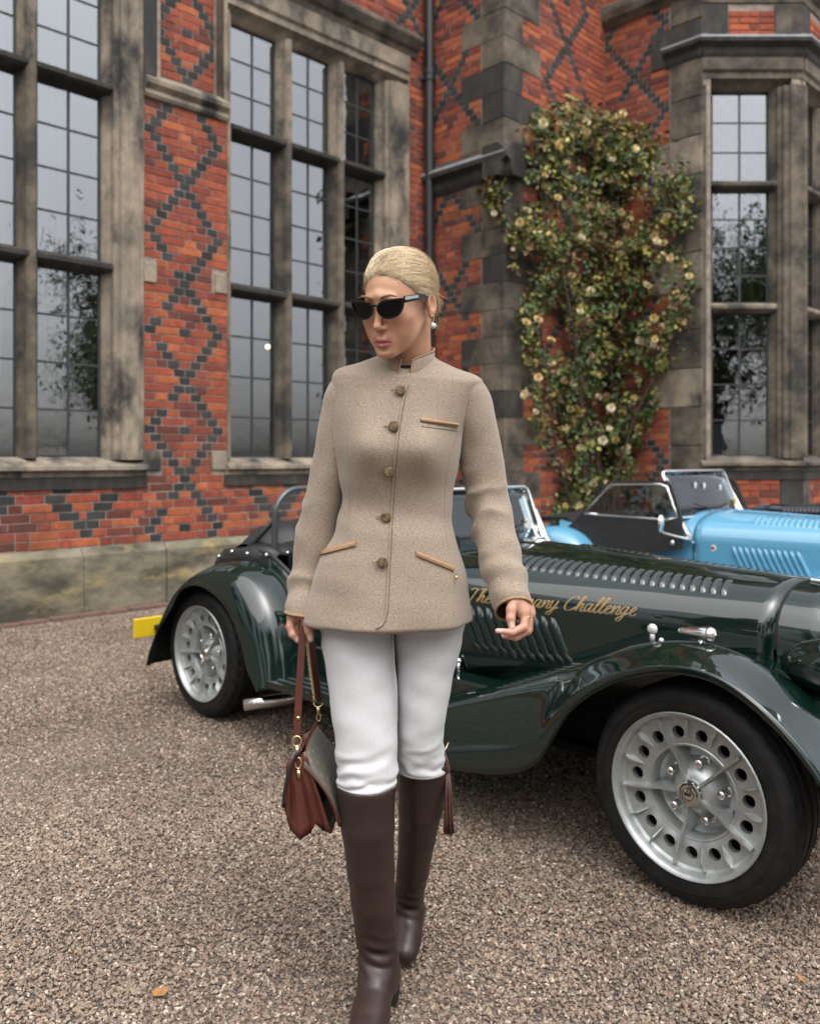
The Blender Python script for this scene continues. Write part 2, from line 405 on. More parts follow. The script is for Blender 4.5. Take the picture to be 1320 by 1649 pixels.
# ---- plinth stones
def plinth(face, a0, a1, step):
    a = a0
    while a < a1 - .05:
        b = min(a + step * random.uniform(.75, 1.3), a1)
        if a1 - b < .25: b = a1
        m = MB(); j = random.uniform(-.006, .006)
        m.prism([(.04, -.3), (.04, ZPL - .008), (-.004, ZPL - .008), (-.055 + j, ZPL - .07), (-.06 + j, .27), (-.065 + j, -.3)], a + .004, b - .004, 'x', T=face)
        m.build('plinth_stone', M_PLINTH, house); a = b
plinth(F_MAIN, -8, XC - .09, .95); plinth(F_RET, .07, 1.165, .6); plinth(F_ROSE, -.06, 1.86, .8)
plinth(F_SIDE, .07, 1.24, .6); plinth(F_CHAM, 0, CHL, .6); plinth(F_FRONT, 0, 2.2, .9)
m = MB()
for i in range(5): m.box(-4.83 + i * .045, -4.808 + i * .045, -.085, -.06, .06, .17, T=F_MAIN)
m.box(-4.85, -4.61, -.078, -.055, .05, .18, T=F_MAIN); m.build('air_vent', M_IRON, house)
# ---- quoins, bonding stones
def quoins():
    for i in range(26):
        z0, z1 = ZPL + i * QH + .004, ZPL + (i + 1) * QH - .004; lr, lo_ = quoin_w(i), quoin_w(i + 1)
        j = random.uniform(-.006, .004)
        m = MB(); e = .012 + j; x0 = XC - e; y0 = YR - e
        m.prism([(x0, YR + lr), (x0, y0 + .01), (x0 + .01, y0), (XC + lo_, y0), (XC + lo_, YR + .2), (XC + .2, YR + .2), (XC + .2, YR + lr)], z0, z1, 'z')
        m.build('quoin_stone', M_SOOT if i in (4, 9, 15, 16, 13, 21) else M_STONE2, house)
quoins()
for (a0, a1, z0, z1) in STONES:
    m = MB(); m.bbox(a0 + .003, a1 - .003, -.02, .1, z0 + .003, z1 - .003, .006, T=F_MAIN); m.build('bonding_stone', M_STONE, house)
for i, (a0, a1, z0, z1) in enumerate(BQ):
    m = MB(); m.bbox(a0 + .004, 1.244, -.02, .1, z0 + .004, z1 - .004, .006, T=F_SIDE); m.build('bay_stone', (M_STONE, M_STONE2, M_STONE2)[i % 3] if i != 12 else M_SOOT, house)
for (a0, a1, z0, z1, mt) in [(-.005, .29, ZPL, 1.13, M_STONE2), (.87, CHL + .005, ZPL, 1.13, M_SOOT), (-.005, .29, 5.95, 6.3, M_SOOT), (.81, CHL + .005, 5.95, 6.3, M_STONE2), (-.005, CHL + .005, 6.31, 6.7, M_STONE2), (-.005, .29, 6.71, 7.3, M_STONE), (.81, CHL + .005, 6.71, 7.3, M_STONE2), (-.005, CHL + .005, 7.31, 7.7, M_STONE2)]:
    m = MB(); m.bbox(a0, a1, -.012, .1, z0, z1, .006, T=F_CHAM); m.build('bay_stone', mt, house)
for (a0, a1, z0, z1, mt) in [(0, .2, ZPL, 1.12, M_STONE2), (0, .2, 5.95, 6.3, M_SOOT), (0, 2.2, 6.31, 6.7, M_STONE2)]:
    m = MB(); m.bbox(a0, a1, -.010, .1, z0 + .003, z1, .006, T=F_FRONT); m.build('bay_stone', mt, house)
# ---- windows
GD = .17     # glass depth
def window(face, s0, s1, lights, z0, tr, z1, rows, ztop, jl=True, jr=True, name='window', mt=M_STONE, d_out=-.03):
    def jamb(g, o, sg):
        p = [(g, GD + .03), (g, GD - .03), (g + sg * .03, .10), (g + sg * .05, .085), (g + sg * .06, .04), (g + sg * .095, .03), (g + sg * .11, -.005)]
        if abs(o - g) > .2: p += [(g + sg * .16, -.005), (g + sg * .18, d_out), (o - sg * .05, d_out), (o - sg * .045, -.012)]
        else: p += [(g + sg * .12, d_out)]
        p += [(o, -.012), (o, .3), (g, .3)]
        return p
    b = MB()
    if jl: b.prism(jamb(lights[0][0], s0, -1), z0 - .02, z1 + .02, 'z', T=face)
    if jr: b.prism(jamb(lights[-1][1], s1, 1), z0 - .022, z1 + .022, 'z', T=face)
    win = b.build(name, mt, house, sharp=35)
    m = MB(); m.prism([(GD + .03, z1), (GD - .03, z1), (.09, z1 + .04), (.07, z1 + .07), (.0, z1 + .10), (.0, z1 + .16), (-.026, z1 + .19), (-.028, ztop), (.32, ztop), (.32, z1)], s0 + .002, s1 - .002, 'x', T=face)
    m.build('lintel', mt, win, sharp=35)
    m = MB(); m.prism([(GD + .05, z0), (GD - .03, z0), (.02, z0 - .045), (-.07, z0 - .075), (-.075, z0 - .105), (-.03, z0 - .12), (-.03, z0 - .16), (.32, z0 - .16), (.32, z0)], s0 - .02, s1 + .02, 'x', T=face)
    m.build('sill', mt if mt is not M_SOOT else M_STONE2, win, sharp=35)
    m = MB(); m.box(s0 - .03, s1 + .03, -.022, .3, z0 - .26, z0 - .162, T=face); m.build('sill_course', M_SOOT, win)
    for i in range(len(lights) - 1):
        a, c = lights[i][1], lights[i + 1][0]; mid = (a + c) / 2; h = (c - a) / 2
        prof = [(a, GD + .03), (a, GD - .03), (a + .015, .11), (mid - .045, .075), (mid - .04, .04), (mid - .02, .02), (mid + .02, .02), (mid + .04, .04), (mid + .045, .075), (c - .015, .11), (c, GD - .03), (c, GD + .03)]
        zz = [z0 - .01] + list(tr) + [z1 + .01]
        for k in range(len(zz) - 1):
            m = MB(); m.prism(prof, zz[k], zz[k + 1], 'z', T=face)
            m.build('mullion', M_STONE if k == len(zz) - 2 else M_STONE2, win, sharp=35)
    zz = [z0] + list(tr) + [z1]
    for t in tr:
        for (a, c) in lights:
            m = MB(); m.prism([(GD + .03, t - .055), (GD - .03, t - .055), (.10, t - .045), (.045, t - .035), (.025, t - .015), (.022, t + .02), (.06, t + .04), (GD - .03, t + .06), (GD + .03, t + .06)], a - .05, c + .05, 'x', T=face)
            m.build('transom', M_SOOT if mt is not M_STONE2 else (M_STONE if t < 4 else M_STONE2), win, sharp=35)
    for (a, c) in lights:
        lead = MB()
        for k in range(len(zz) - 1):
            lo_ = zz[k] + (.055 if k else 0); hi_ = zz[k + 1] - (.05 if k < len(tr) else 0); nr = rows[k]
            for j in range(2):
                x0, x1 = a + (c - a) * j / 2, a + (c - a) * (j + 1) / 2
                for i in range(nr):
                    y0, y1 = lo_ + (hi_ - lo_) * i / nr, lo_ + (hi_ - lo_) * (i + 1) / nr
                    tx, tz = random.gauss(0, .0022), random.gauss(0, .0022); cx, cz = (x0 + x1) / 2, (y0 + y1) / 2
                    p = MB(); p.add([face(x, GD + d + tx * (x - cx) / .1 * .1 + tz * (z - cz), z) for d in (0, .004) for x, z in ((x0 + .003, y0 + .003), (x1 - .003, y0 + .003), (x1 - .003, y1 - .003), (x0 + .003, y1 - .003))],
                                      [(0, 1, 2, 3), (7, 6, 5, 4), (0, 4, 5, 1), (1, 5, 6, 2), (2, 6, 7, 3), (3, 7, 4, 0)])
                    po = p.build('pane', M_PANE, win); po.data.materials.append(M_CLEAR); po.data.polygons.foreach_set('material_index', [0, 1, 1, 1, 1, 1])
            w = .011
            lead.box((a + c) / 2 - w, (a + c) / 2 + w, GD - .006, GD + .010, lo_, hi_, T=face)
            for i in range(1, nr): y = lo_ + (hi_ - lo_) * i / nr; lead.box(a, c, GD - .005, GD + .009, y - w * .8, y + w * .8, T=face)
            for (x0, x1, y0, y1) in ((a, a + .018, lo_, hi_), (c - .018, c, lo_, hi_), (a, c, lo_, lo_ + .018), (a, c, hi_ - .018, hi_)): lead.box(x0, x1, GD - .008, GD + .011, y0, y1, T=face)
        lead.build('lead_came', M_LEAD, win)
    return win
TR = (2.86, 4.36); Z0, Z1 = 1.27, 5.38
win1 = window(F_MAIN, W1[0], W1[1], [(-5.45, -4.91), (-4.76, -4.22), (-4.07, -3.53)], Z0, TR, Z1, (4, 4, 3), 5.74)
win2 = window(F_MAIN, W2[0], W2[1], [(-2.26, -1.73), (-1.57, -1.05), (-.89, -.40)], Z0, TR, Z1, (4, 4, 3), 5.74)
winc = window(F_CHAM, .0, CHL, [(.16, .80)], Z0 + .02, (2.95, 4.32), Z1, (4, 4, 3), 5.70, mt=M_STONE2)
winf = window(F_FRONT, .0, 2.0, [(.18, .72), (.88, 1.42)], Z0 + .02, (2.95, 4.32), Z1, (4, 4, 3), 5.70, mt=M_STONE2)
# hood moulds over the windows
for (a0, a1) in ((W1[0] - .1, W1[1] + .06), (W2[0] - .06, W2[1] + .10)):
    m = MB(); m.prism([(.2, 5.742), (-.03, 5.742), (-.05, 5.79), (-.09, 5.82), (-.14, 5.90), (-.14, 5.935), (-.03, 6.02), (.2, 6.02)], a0, a1, 'x', T=F_MAIN); m.build('hood_mould', M_STONE2, house)
# frame of the recessed panel
for (a0, a1, z0, z1) in ((-3.226, HP[0], 4.552, TOPZ), (HP[1], -2.392, 4.552, TOPZ)):
    m = MB(); m.prism([(a0, .2), (a0, -.03), (a0 + (a1 - a0) * .6, -.03), (a1, .03) if a0 < -3 else (a1, -.028), (a1, .2)] if a0 < -3 else [(a0, .2), (a0, .0), (a1, -.02), (a1, .2)], z0, z1, 'z', T=F_MAIN); m.build('panel_jamb', M_SOOT if a0 < -3 else M_STONE, house)
m = MB(); m.prism([(.2, 4.362), (-.03, 4.362), (-.045, 4.39), (-.03, 4.43), (-.07, 4.47), (-.075, 4.51), (.05, 4.60), (.2, 4.60)], -3.222, -2.394, 'x', T=F_MAIN); m.build('panel_sill', M_STONE, house)
# string courses
SC = [(.2, 4.22), (-.02, 4.22), (-.05, 4.27), (-.06, 4.36), (-.13, 4.40), (-.13, 4.45), (-.01, 4.56), (.2, 4.56)]
m = MB(); m.prism(SC, 0.0, 1.106 + .13, 'x', T=F_RET); m.build('string_course', M_SOOT, house)
m = MB(); m.prism([(d + .001, z + .001) for d, z in SC], -.128, 1.9, 'x', T=F_ROSE); m.build('string_course', M_SOOT, house)
m = MB(); m.prism([(-.136, 4.440), (-.136, 4.456), (-.10, 4.492), (-.10, 4.480)], 0.0, 1.106 + .10, 'x', T=F_RET); m.build('lead_flashing', M_LEADCAP, house)
# bay cornices with lead capping
CC = [(.2, 5.702), (-.02, 5.702), (-.04, 5.74), (-.05, 5.80), (-.11, 5.85), (-.11, 5.90), (.0, 5.948), (.2, 5.948)]
for face, a0, a1 in ((F_SIDE, .80, 1.233 + .045), (F_CHAM, -.045, CHL + .045), (F_FRONT, -.045, 2.3)):
    m = MB(); m.prism(CC, a0, a1, 'x', T=face); m.build('bay_cornice', M_SOOT, house)
    m = MB(); m.prism([(-.118, 5.885), (-.118, 5.91), (.0, 5.962), (.0, 5.95)], a0, a1 + .005, 'x', T=face); m.build('lead_capping', M_LEADCAP, house)
for face, a0, a1 in ((F_SIDE, -.0, 1.233 + .06), (F_CHAM, -.06, CHL + .06), (F_FRONT, -.06, 2.3)):
    m = MB(); m.prism([(.2, 6.42), (-.02, 6.42), (-.10, 6.50), (-.12, 6.58), (-.12, 6.66), (.0, 6.74), (.2, 6.74)], a0, a1, 'x', T=face); m.build('bay_cornice', M_STONE2, house)
# room behind the windows, roof line
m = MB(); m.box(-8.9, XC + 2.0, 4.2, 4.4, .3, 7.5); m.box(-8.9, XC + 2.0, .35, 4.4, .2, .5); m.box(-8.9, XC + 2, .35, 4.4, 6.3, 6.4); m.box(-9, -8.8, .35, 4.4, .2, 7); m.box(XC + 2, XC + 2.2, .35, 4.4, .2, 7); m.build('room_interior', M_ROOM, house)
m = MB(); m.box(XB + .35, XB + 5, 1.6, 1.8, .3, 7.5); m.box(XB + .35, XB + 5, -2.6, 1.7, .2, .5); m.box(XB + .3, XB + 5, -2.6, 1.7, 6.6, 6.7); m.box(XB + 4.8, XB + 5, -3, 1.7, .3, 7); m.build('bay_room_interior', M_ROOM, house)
M_SLATE = mat('roof_slate', (.06, .06, .065), (.1, .1, .1), rough=.7, scale=6)
m = MB(); m.prism([(-.15, TOPZ), (-.15, TOPZ + .12), (4.0, TOPZ + 4.2), (4.2, TOPZ)], -9.2, 6.0, 'x', T=F_MAIN); m.build('roof', M_SLATE, house)
m = MB(); m.prism([(XC - .1, YR - .1), (XB, YR - .1), (XB, YB), (XF, YF - .1), (XF + 3, YF - .1), (XF + 3, 2), (XC - .1, 2)], TOPZ + .002, TOPZ + .25, 'z'); m.build('parapet', M_STONE2, house)
m = MB(); m.box(XF + 2.2, XF + 2.5, YF, 2, 0, TOPZ); m.box(-9.3, -9.0, 0, 4.4, 0, TOPZ); m.build('end_wall', M_MORTAR, house)
# rainwater pipe in the inner corner
pipe = empty('rainwater_pipe', tuple(Matrix.Rotation(R(45), 4, 'Z') @ Vector((XC - .09, -.10, 0)) + Vector((0, 9.71, 0))))
tag(pipe, 'black cast iron rainwater pipe in the inner corner of the brick walls', 'pipe')
m = MB(); m.lathe([(.052, 0.03), (.052, TOPZ)], 16); m.build('pipe_shaft', M_IRON, pipe, smooth=True)
for z in (.9, 3.35, 5.6, 7.4):
    m = MB(); m.lathe([(.05, z - .09), (.064, z - .085), (.064, z - .02), (.07, z - .015), (.07, z + .04), (.064, z + .045), (.05, z + .05)], 16); m.build('collar', M_IRON, pipe, sharp=40)
    m = MB(); m.box(-.10, .10, .03, .06, z - .05, z + .0); m.build('wall_lug', M_IRON, pipe)
# curtains hanging behind the left window
def curtain(a0, a1, label, tie=0.0):
    xs = np.linspace(0, 1, 70); zs = np.linspace(1.2, 5.6, 24); m = MB(); rings = []
    base = Vector(Matrix.Rotation(R(45), 4, 'Z') @ Vector(((a0 + a1) / 2, .275, 0))) + Vector((0, 9.71, 0))
    for z in zs:
        k = 1 - tie * math.exp(-((z - 1.5) / .8) ** 2); row = []
        for x in xs:
            a = a0 + (a1 - a0) * x * k
            d = .275 + .03 * math.sin(x * 34 + .5 * math.sin(z * 1.2)) + .012 * math.sin(x * 83)
            row.append(tuple(Matrix.Rotation(R(45), 4, 'Z') @ Vector((a, d, z)) + Vector((0, 9.71, 0)) - base))
        rings.append(row)
    m.loft(rings, closed=False); o = m.build('curtain', M_CURTAIN, None, smooth=True); o.location = base
    md = o.modifiers.new('thick', 'SOLIDIFY'); md.thickness = .003
    tag(o, label, 'curtain')
curtain(-4.12, -3.70, 'white voile curtain gathered beside the glass in the light next to the brick pier', .25)
curtain(-4.86, -4.25, 'white voile curtain in the window light farther from the brick pier', .1)

M_BOARD = mat('white_board', (.80, .82, .82), rough=.6)
for a0, a1, zt, lab in ((.185, .465, 1.66, 'white board standing inside the bay window, the taller of two'), (.495, .775, 1.61, 'white board standing inside the bay window, the shorter of two')):
    c = Vector(F_CHAM((a0 + a1) / 2, .235, 1.29)); wc = Vector(h2w_(c)); m = MB(); m.bbox(-(a1 - a0) / 2, (a1 - a0) / 2, -.006, .006, 0, zt - 1.29, .003); o = m.build('white_board', M_BOARD); o.location = wc; tag(o, lab, 'board')

M_LAMPGLOW = bpy.data.materials.new('lit_lamp_globe'); M_LAMPGLOW.use_nodes = True; _b = M_LAMPGLOW.node_tree.nodes['Principled BSDF']; _b.inputs['Emission Color'].default_value = (1, .82, .5, 1); _b.inputs['Emission Strength'].default_value = 3
for (u, v, lab) in ((431, 558, 'small lit globe lamp glowing behind the leaded light beside the brick pier'), (548, 558, 'small lit globe lamp glowing behind the middle light of the three-light window')):
    k = (u - U0) / FPX; Y = 9.71 / (1 - k) + .75; p = at(u, v, Y); lamp = empty('pendant_lamp', tuple(p)); tag(lamp, lab, 'lamp')
    m = MB(); m.sphere((0, 0, 0), .024, 16, 10); m.build('globe', M_LAMPGLOW, lamp, smooth=True)
    m = MB(); m.tube([(0, 0, .04), (0, 0, 3.6)], .006, 6); m.lathe([(.018, .018), (.02, .03), (.012, .05), (.006, .07)], 14); m.build('stem', M_IRON, lamp)
# ================================================================== ground
M_GROUND = mat('gravel_bed', (.22, .175, .145), (.11, .088, .072), rough=.95, scale=60, detail=6, lo=.3, hi=.7, bump=1.0, bscale=85, bdist=.012, vary=.3)
m = MB(); nx, ny = 60, 60
xs = np.concatenate([np.linspace(-400, -12, 8), np.linspace(-10, 12, 45), np.linspace(14, 400, 8)]); ys = np.concatenate([np.linspace(-400, -6, 8), np.linspace(-4, 14, 40), np.linspace(16, 400, 8)])
rings = [[(x, y, (mnoise.noise(Vector((x * .9, y * .9, 0))) * .012 if abs(x) < 13 and -5 < y < 15 else 0) - .012) for x in xs] for y in ys]
m.loft(rings, closed=False); ground = m.build('ground', M_GROUND, None, smooth=True); tag(ground, kind='structure')
def gravel(name, zone, dens, smin, smax, seed):
    me = bpy.data.meshes.new(name)
    me.from_pydata([(x, y, -.006) for x, y in zone], [], [tuple(range(len(zone)))])
    o = link(name, me); tag(o, kind='stuff')
    mt = bpy.data.materials.new(name + '_stone'); mt.use_nodes = True; N = mt.node_tree.nodes; L = mt.node_tree.links; b = N['Principled BSDF']
    oi = N.new('ShaderNodeObjectInfo'); cr = N.new('ShaderNodeValToRGB'); e = cr.color_ramp.elements
    K_ = .72
    pal = [(0, (.10, .075, .065)), (.12, (.17, .125, .10)), (.3, (.29, .215, .165)), (.45, (.34, .275, .215)), (.58, (.28, .18, .135)), (.7, (.39, .32, .25)), (.82, (.21, .185, .165)), (.93, (.50, .42, .34)), (1, (.66, .59, .50))]
    e[0].position = 0; e[0].color = (*pal[0][1], 1); e[1].position = 1; e[1].color = (*pal[-1][1], 1)
    pal = [(p, tuple(min(x * K_ * t_, .75) for x, t_ in zip(c, (1.03, .98, .925)))) for p, c in pal]; e[0].color = (*pal[0][1], 1); e[1].color = (*pal[-1][1], 1)
    for p, c in pal[1:-1]: q = e.new(p); q.color = (*c, 1)
    ge = N.new('ShaderNodeNewGeometry'); ns = N.new('ShaderNodeTexNoise'); ns.inputs['Scale'].default_value = 160; ns.inputs['Detail'].default_value = 3; L.new(ge.outputs['Position'], ns.inputs['Vector'])
    n2 = N.new('ShaderNodeTexNoise'); n2.inputs['Scale'].default_value = 1.3; n2.inputs['Detail'].default_value = 5; L.new(ge.outputs['Position'], n2.inputs['Vector'])
    ad = N.new('ShaderNodeMath'); ad.operation = 'ADD'; L.new(ns.outputs['Fac'], ad.inputs[0]); L.new(n2.outputs['Fac'], ad.inputs[1])
    mr = N.new('ShaderNodeMapRange'); mr.inputs['From Min'].default_value = .6; mr.inputs['From Max'].default_value = 1.4; mr.inputs['To Min'].default_value = .5; mr.inputs['To Max'].default_value = 1.42; L.new(ad.outputs[0], mr.inputs['Value'])
    h = N.new('ShaderNodeHueSaturation'); L.new(oi.outputs['Random'], cr.inputs['Fac']); L.new(cr.outputs['Color'], h.inputs['Color']); L.new(mr.outputs['Result'], h.inputs['Value']); L.new(h.outputs['Color'], b.inputs['Base Color'])
    b.inputs['Roughness'].default_value = .75
    ng = bpy.data.node_groups.new(name, 'GeometryNodeTree'); ng.interface.new_socket('Geometry', in_out='INPUT', socket_type='NodeSocketGeometry'); ng.interface.new_socket('Geometry', in_out='OUTPUT', socket_type='NodeSocketGeometry')
    G = ng.nodes; K = ng.links
    gi = G.new('NodeGroupInput'); go = G.new('NodeGroupOutput')
    ds = G.new('GeometryNodeDistributePointsOnFaces'); ds.distribute_method = 'RANDOM'; ds.inputs['Density'].default_value = dens; ds.inputs['Seed'].default_value = seed
    jn = G.new('GeometryNodeJoinGeometry')
    for v in range(5):
        ic = G.new('GeometryNodeMeshIcoSphere'); ic.inputs['Subdivisions'].default_value = 2 if name == 'gravel' else 1; ic.inputs['Radius'].default_value = 1
        sp = G.new('GeometryNodeSetPosition'); nt = G.new('ShaderNodeTexNoise'); nt.inputs['Scale'].default_value = .75
        ps = G.new('GeometryNodeInputPosition'); va = G.new('ShaderNodeVectorMath'); va.operation = 'ADD'; va.inputs[1].default_value = (v * 7.3, v * 3.1, 0)
        K.new(ps.outputs[0], va.inputs[0]); K.new(va.outputs[0], nt.inputs['Vector'])
        sb = G.new('ShaderNodeVectorMath'); sb.operation = 'SUBTRACT'; sb.inputs[1].default_value = (.5, .5, .5); K.new(nt.outputs['Color'], sb.inputs[0])
        sc = G.new('ShaderNodeVectorMath'); sc.operation = 'SCALE'; sc.inputs['Scale'].default_value = 2.1; K.new(sb.outputs[0], sc.inputs[0])
        K.new(ic.outputs['Mesh'], sp.inputs['Geometry']); K.new(sc.outputs[0], sp.inputs['Offset'])
        sm = G.new('GeometryNodeSetMaterial'); sm.inputs['Material'].default_value = mt; K.new(sp.outputs[0], sm.inputs['Geometry'])
        tf = G.new('GeometryNodeTransform'); tf.inputs['Scale'].default_value = (1, .8 - .06 * v, .52 + .07 * v); K.new(sm.outputs[0], tf.inputs['Geometry'])
        g2 = G.new('GeometryNodeGeometryToInstance'); K.new(tf.outputs[0], g2.inputs[0]); K.new(g2.outputs[0], jn.inputs[0])
    ip = G.new('GeometryNodeInstanceOnPoints'); ip.inputs['Pick Instance'].default_value = True
    rr = G.new('FunctionNodeRandomValue'); rr.data_type = 'FLOAT_VECTOR'; rr.inputs[0].default_value = (-.6, -.6, 0); rr.inputs[1].default_value = (.6, .6, 6.28)
    rs = G.new('FunctionNodeRandomValue'); rs.data_type = 'FLOAT'; rs.inputs[2].default_value = 0; rs.inputs[3].default_value = 1; rs.inputs['Seed'].default_value = 5
    pw = G.new('ShaderNodeMath'); pw.operation = 'POWER'; pw.inputs[1].default_value = 2.0; K.new(rs.outputs[1], pw.inputs[0])
    ms = G.new('ShaderNodeMapRange'); ms.inputs['To Min'].default_value = smin; ms.inputs['To Max'].default_value = smax; K.new(pw.outputs[0], ms.inputs['Value'])
    ri = G.new('FunctionNodeRandomValue'); ri.data_type = 'INT'; ri.inputs[4].default_value = 0; ri.inputs[5].default_value = 4; ri.inputs['Seed'].default_value = 9
    K.new(gi.outputs[0], ds.inputs['Mesh']); K.new(ds.outputs['Points'], ip.inputs['Points']); K.new(jn.outputs[0], ip.inputs['Instance'])
    K.new(rr.outputs[0], ip.inputs['Rotation']); K.new(ms.outputs[0], ip.inputs['Scale']); K.new(ri.outputs[2], ip.inputs['Instance Index']); K.new(ip.outputs[0], go.inputs[0])
    md = o.modifiers.new('scatter', 'NODES'); md.node_group = ng
    return o
gravel('gravel', [(-1.8, 1.35), (1.9, 1.35), (2.6, 3.4), (-2.2, 3.4)], 22000, .0026, .0070, 1)
gravel('far_gravel', [(-2.2, 3.4), (2.6, 3.4), (3.6, 7.0), (-.6, 8.3), (-2.3, 7.25), (-3.6, 5.9)], 8000, .0045, .0095, 2)
# red brick edging along the foot of the plinth
M_EDGE = mat('edging_tile', (.20, .10, .08), (.13, .085, .07), rough=.9, scale=14, vary=.2)
edge = empty('edging', (0, 9.71, 0), R(45)); tag(edge, kind='structure')
m = MB(); m.bbox(-.105, .105, -.05, .05, -.03, .022, .006); em = m.mesh('edging_brick', M_EDGE)
for i in range(37):
    o = bpy.data.objects.new('edging_brick', em); COL.objects.link(o); o.parent = edge; o.location = (-7.9 + i * .218, -.135 + random.uniform(-.004, .004), random.uniform(-.004, .006)); o.rotation_euler = (0, 0, random.uniform(-.02, .02))
# ================================================================== cars
def paint(name, c, flake=.0):
    m = mat(name, c, rough=.06, coat=0.0, spec=.5, coords='obj', ior=1.65); return m
M_GREEN = paint('dark_green_coachpaint', (.003, .0125, .0095)); M_BLUE = paint('sky_blue_coachpaint', (.115, .335, .50)); M_NAVY = paint('navy_coachpaint', (.006, .008, .016))
M_CHROME = mat('chrome', (.78, .78, .77), rough=.09, metal=1.0)
M_ALLOY = mat('silver_wheel_alloy', (.47, .49, .48), (.38, .40, .39), rough=.38, metal=.75, scale=30, coords='obj', rough2=.5)
M_RUBBER = mat('tyre_rubber', (.008, .008, .0085), (.018, .017, .016), rough=.62, scale=25, coords='obj', vary=.2, spec=.28)
M_BLACK = mat('black_vinyl', (.012, .012, .014), (.022, .021, .022), rough=.5, scale=20, bump=.25, bscale=220, coords='obj')
M_BLACKTRIM = mat('black_underbody', (.006, .006, .006), rough=.8)
M_STEEL = mat('grey_painted_hoop', (.075, .09, .09), rough=.35, metal=.4, coat=.5)
M_CARGLASS = glass_mat('windscreen_glass', (.82, .88, .87), 1.7)
M_SIDEGLASS = glass_mat('sidescreen_glass', (.55, .57, .56), 1.6)
M_AMBER = mat('gold_lettering', (.36, .235, .10), rough=.5)
M_YELLOW = mat('yellow_plate', (.75, .52, .015), rough=.4)
M_LENS = mat('lamp_lens', (.7, .7, .68), rough=.1, metal=.2)
M_WHITE = mat('white_enamel', (.7, .7, .68), rough=.4); M_REDMARK = mat('red_enamel', (.4, .04, .03), rough=.4)
WB, WR = 2.52, .31
BON = [(-1.52, .535, .905), (-1.32, .515, .898), (-1.0, .455, .886), (-.65, .385, .872), (-.3, .315, .858), (.06, .262, .846), (.16, .245, .838), (.26, .215, .80), (.31, .195, .74)]
def bsec(x):
    T = np.array(BON); return np.interp(x, T[:, 0], T[:, 1]), np.interp(x, T[:, 0], T[:, 2])
def S(x, t, off=0.0, side=-1):
    """bonnet surface: t 0 bottom of the side .. 1 top centre"""
    w, zt = bsec(x); h = .19; zs = zt - h; zb = .40; e = 2 / 2.5
    def p(t):
        if t < .4: return (w, zb + (zs - zb) * t / .4)
        a = (t - .4) / .6 * math.pi / 2
        return (w * max(math.cos(a), 0) ** e, zs + h * max(math.sin(a), 0) ** e)
    y, z = p(t)
    if off:
        y1, z1 = p(min(t + .01, 1)); y0, z0 = p(max(t - .01, 0)); dy, dz = y1 - y0, z1 - z0; l = math.hypot(dy, dz) or 1
        y, z = y + off * dz / l, z - off * dy / l
    return (x, side * y, z)
def ring_at(x, n=22):
    ts = [0, .2] + [.4 + .6 * i / n for i in range(n + 1)]
    return [S(x, t) for t in ts] + [S(x, t, 0, 1) for t in ts[::-1][1:]]
def shell(m, x0, x1, n, cap0=False, cap1=False):
    m.loft([ring_at(x0 + (x1 - x0) * i / n) for i in range(n + 1)], closed=False)
def mk_louvre(m, x0, ta, tb, slant=0.0, hgt=.010, wid=.013, side=-1):
    n = 8; rows = []
    for i in range(n + 1):
        k = i / n; t = ta + (tb - ta) * k; xx = x0 - slant * k; env = min(1, 4.5 * min(k, 1 - k) + .0) ** .6
        rows.append([S(xx + wid, t, .0006, side), S(xx + wid * .5, t, hgt * env * .62 + .0006, side), S(xx - wid * .3, t, hgt * env + .0006, side), S(xx - wid * .75, t, hgt * env * .93 + .0006, side), S(xx - wid, t, .0004, side)])
    m.loft(rows, closed=False)
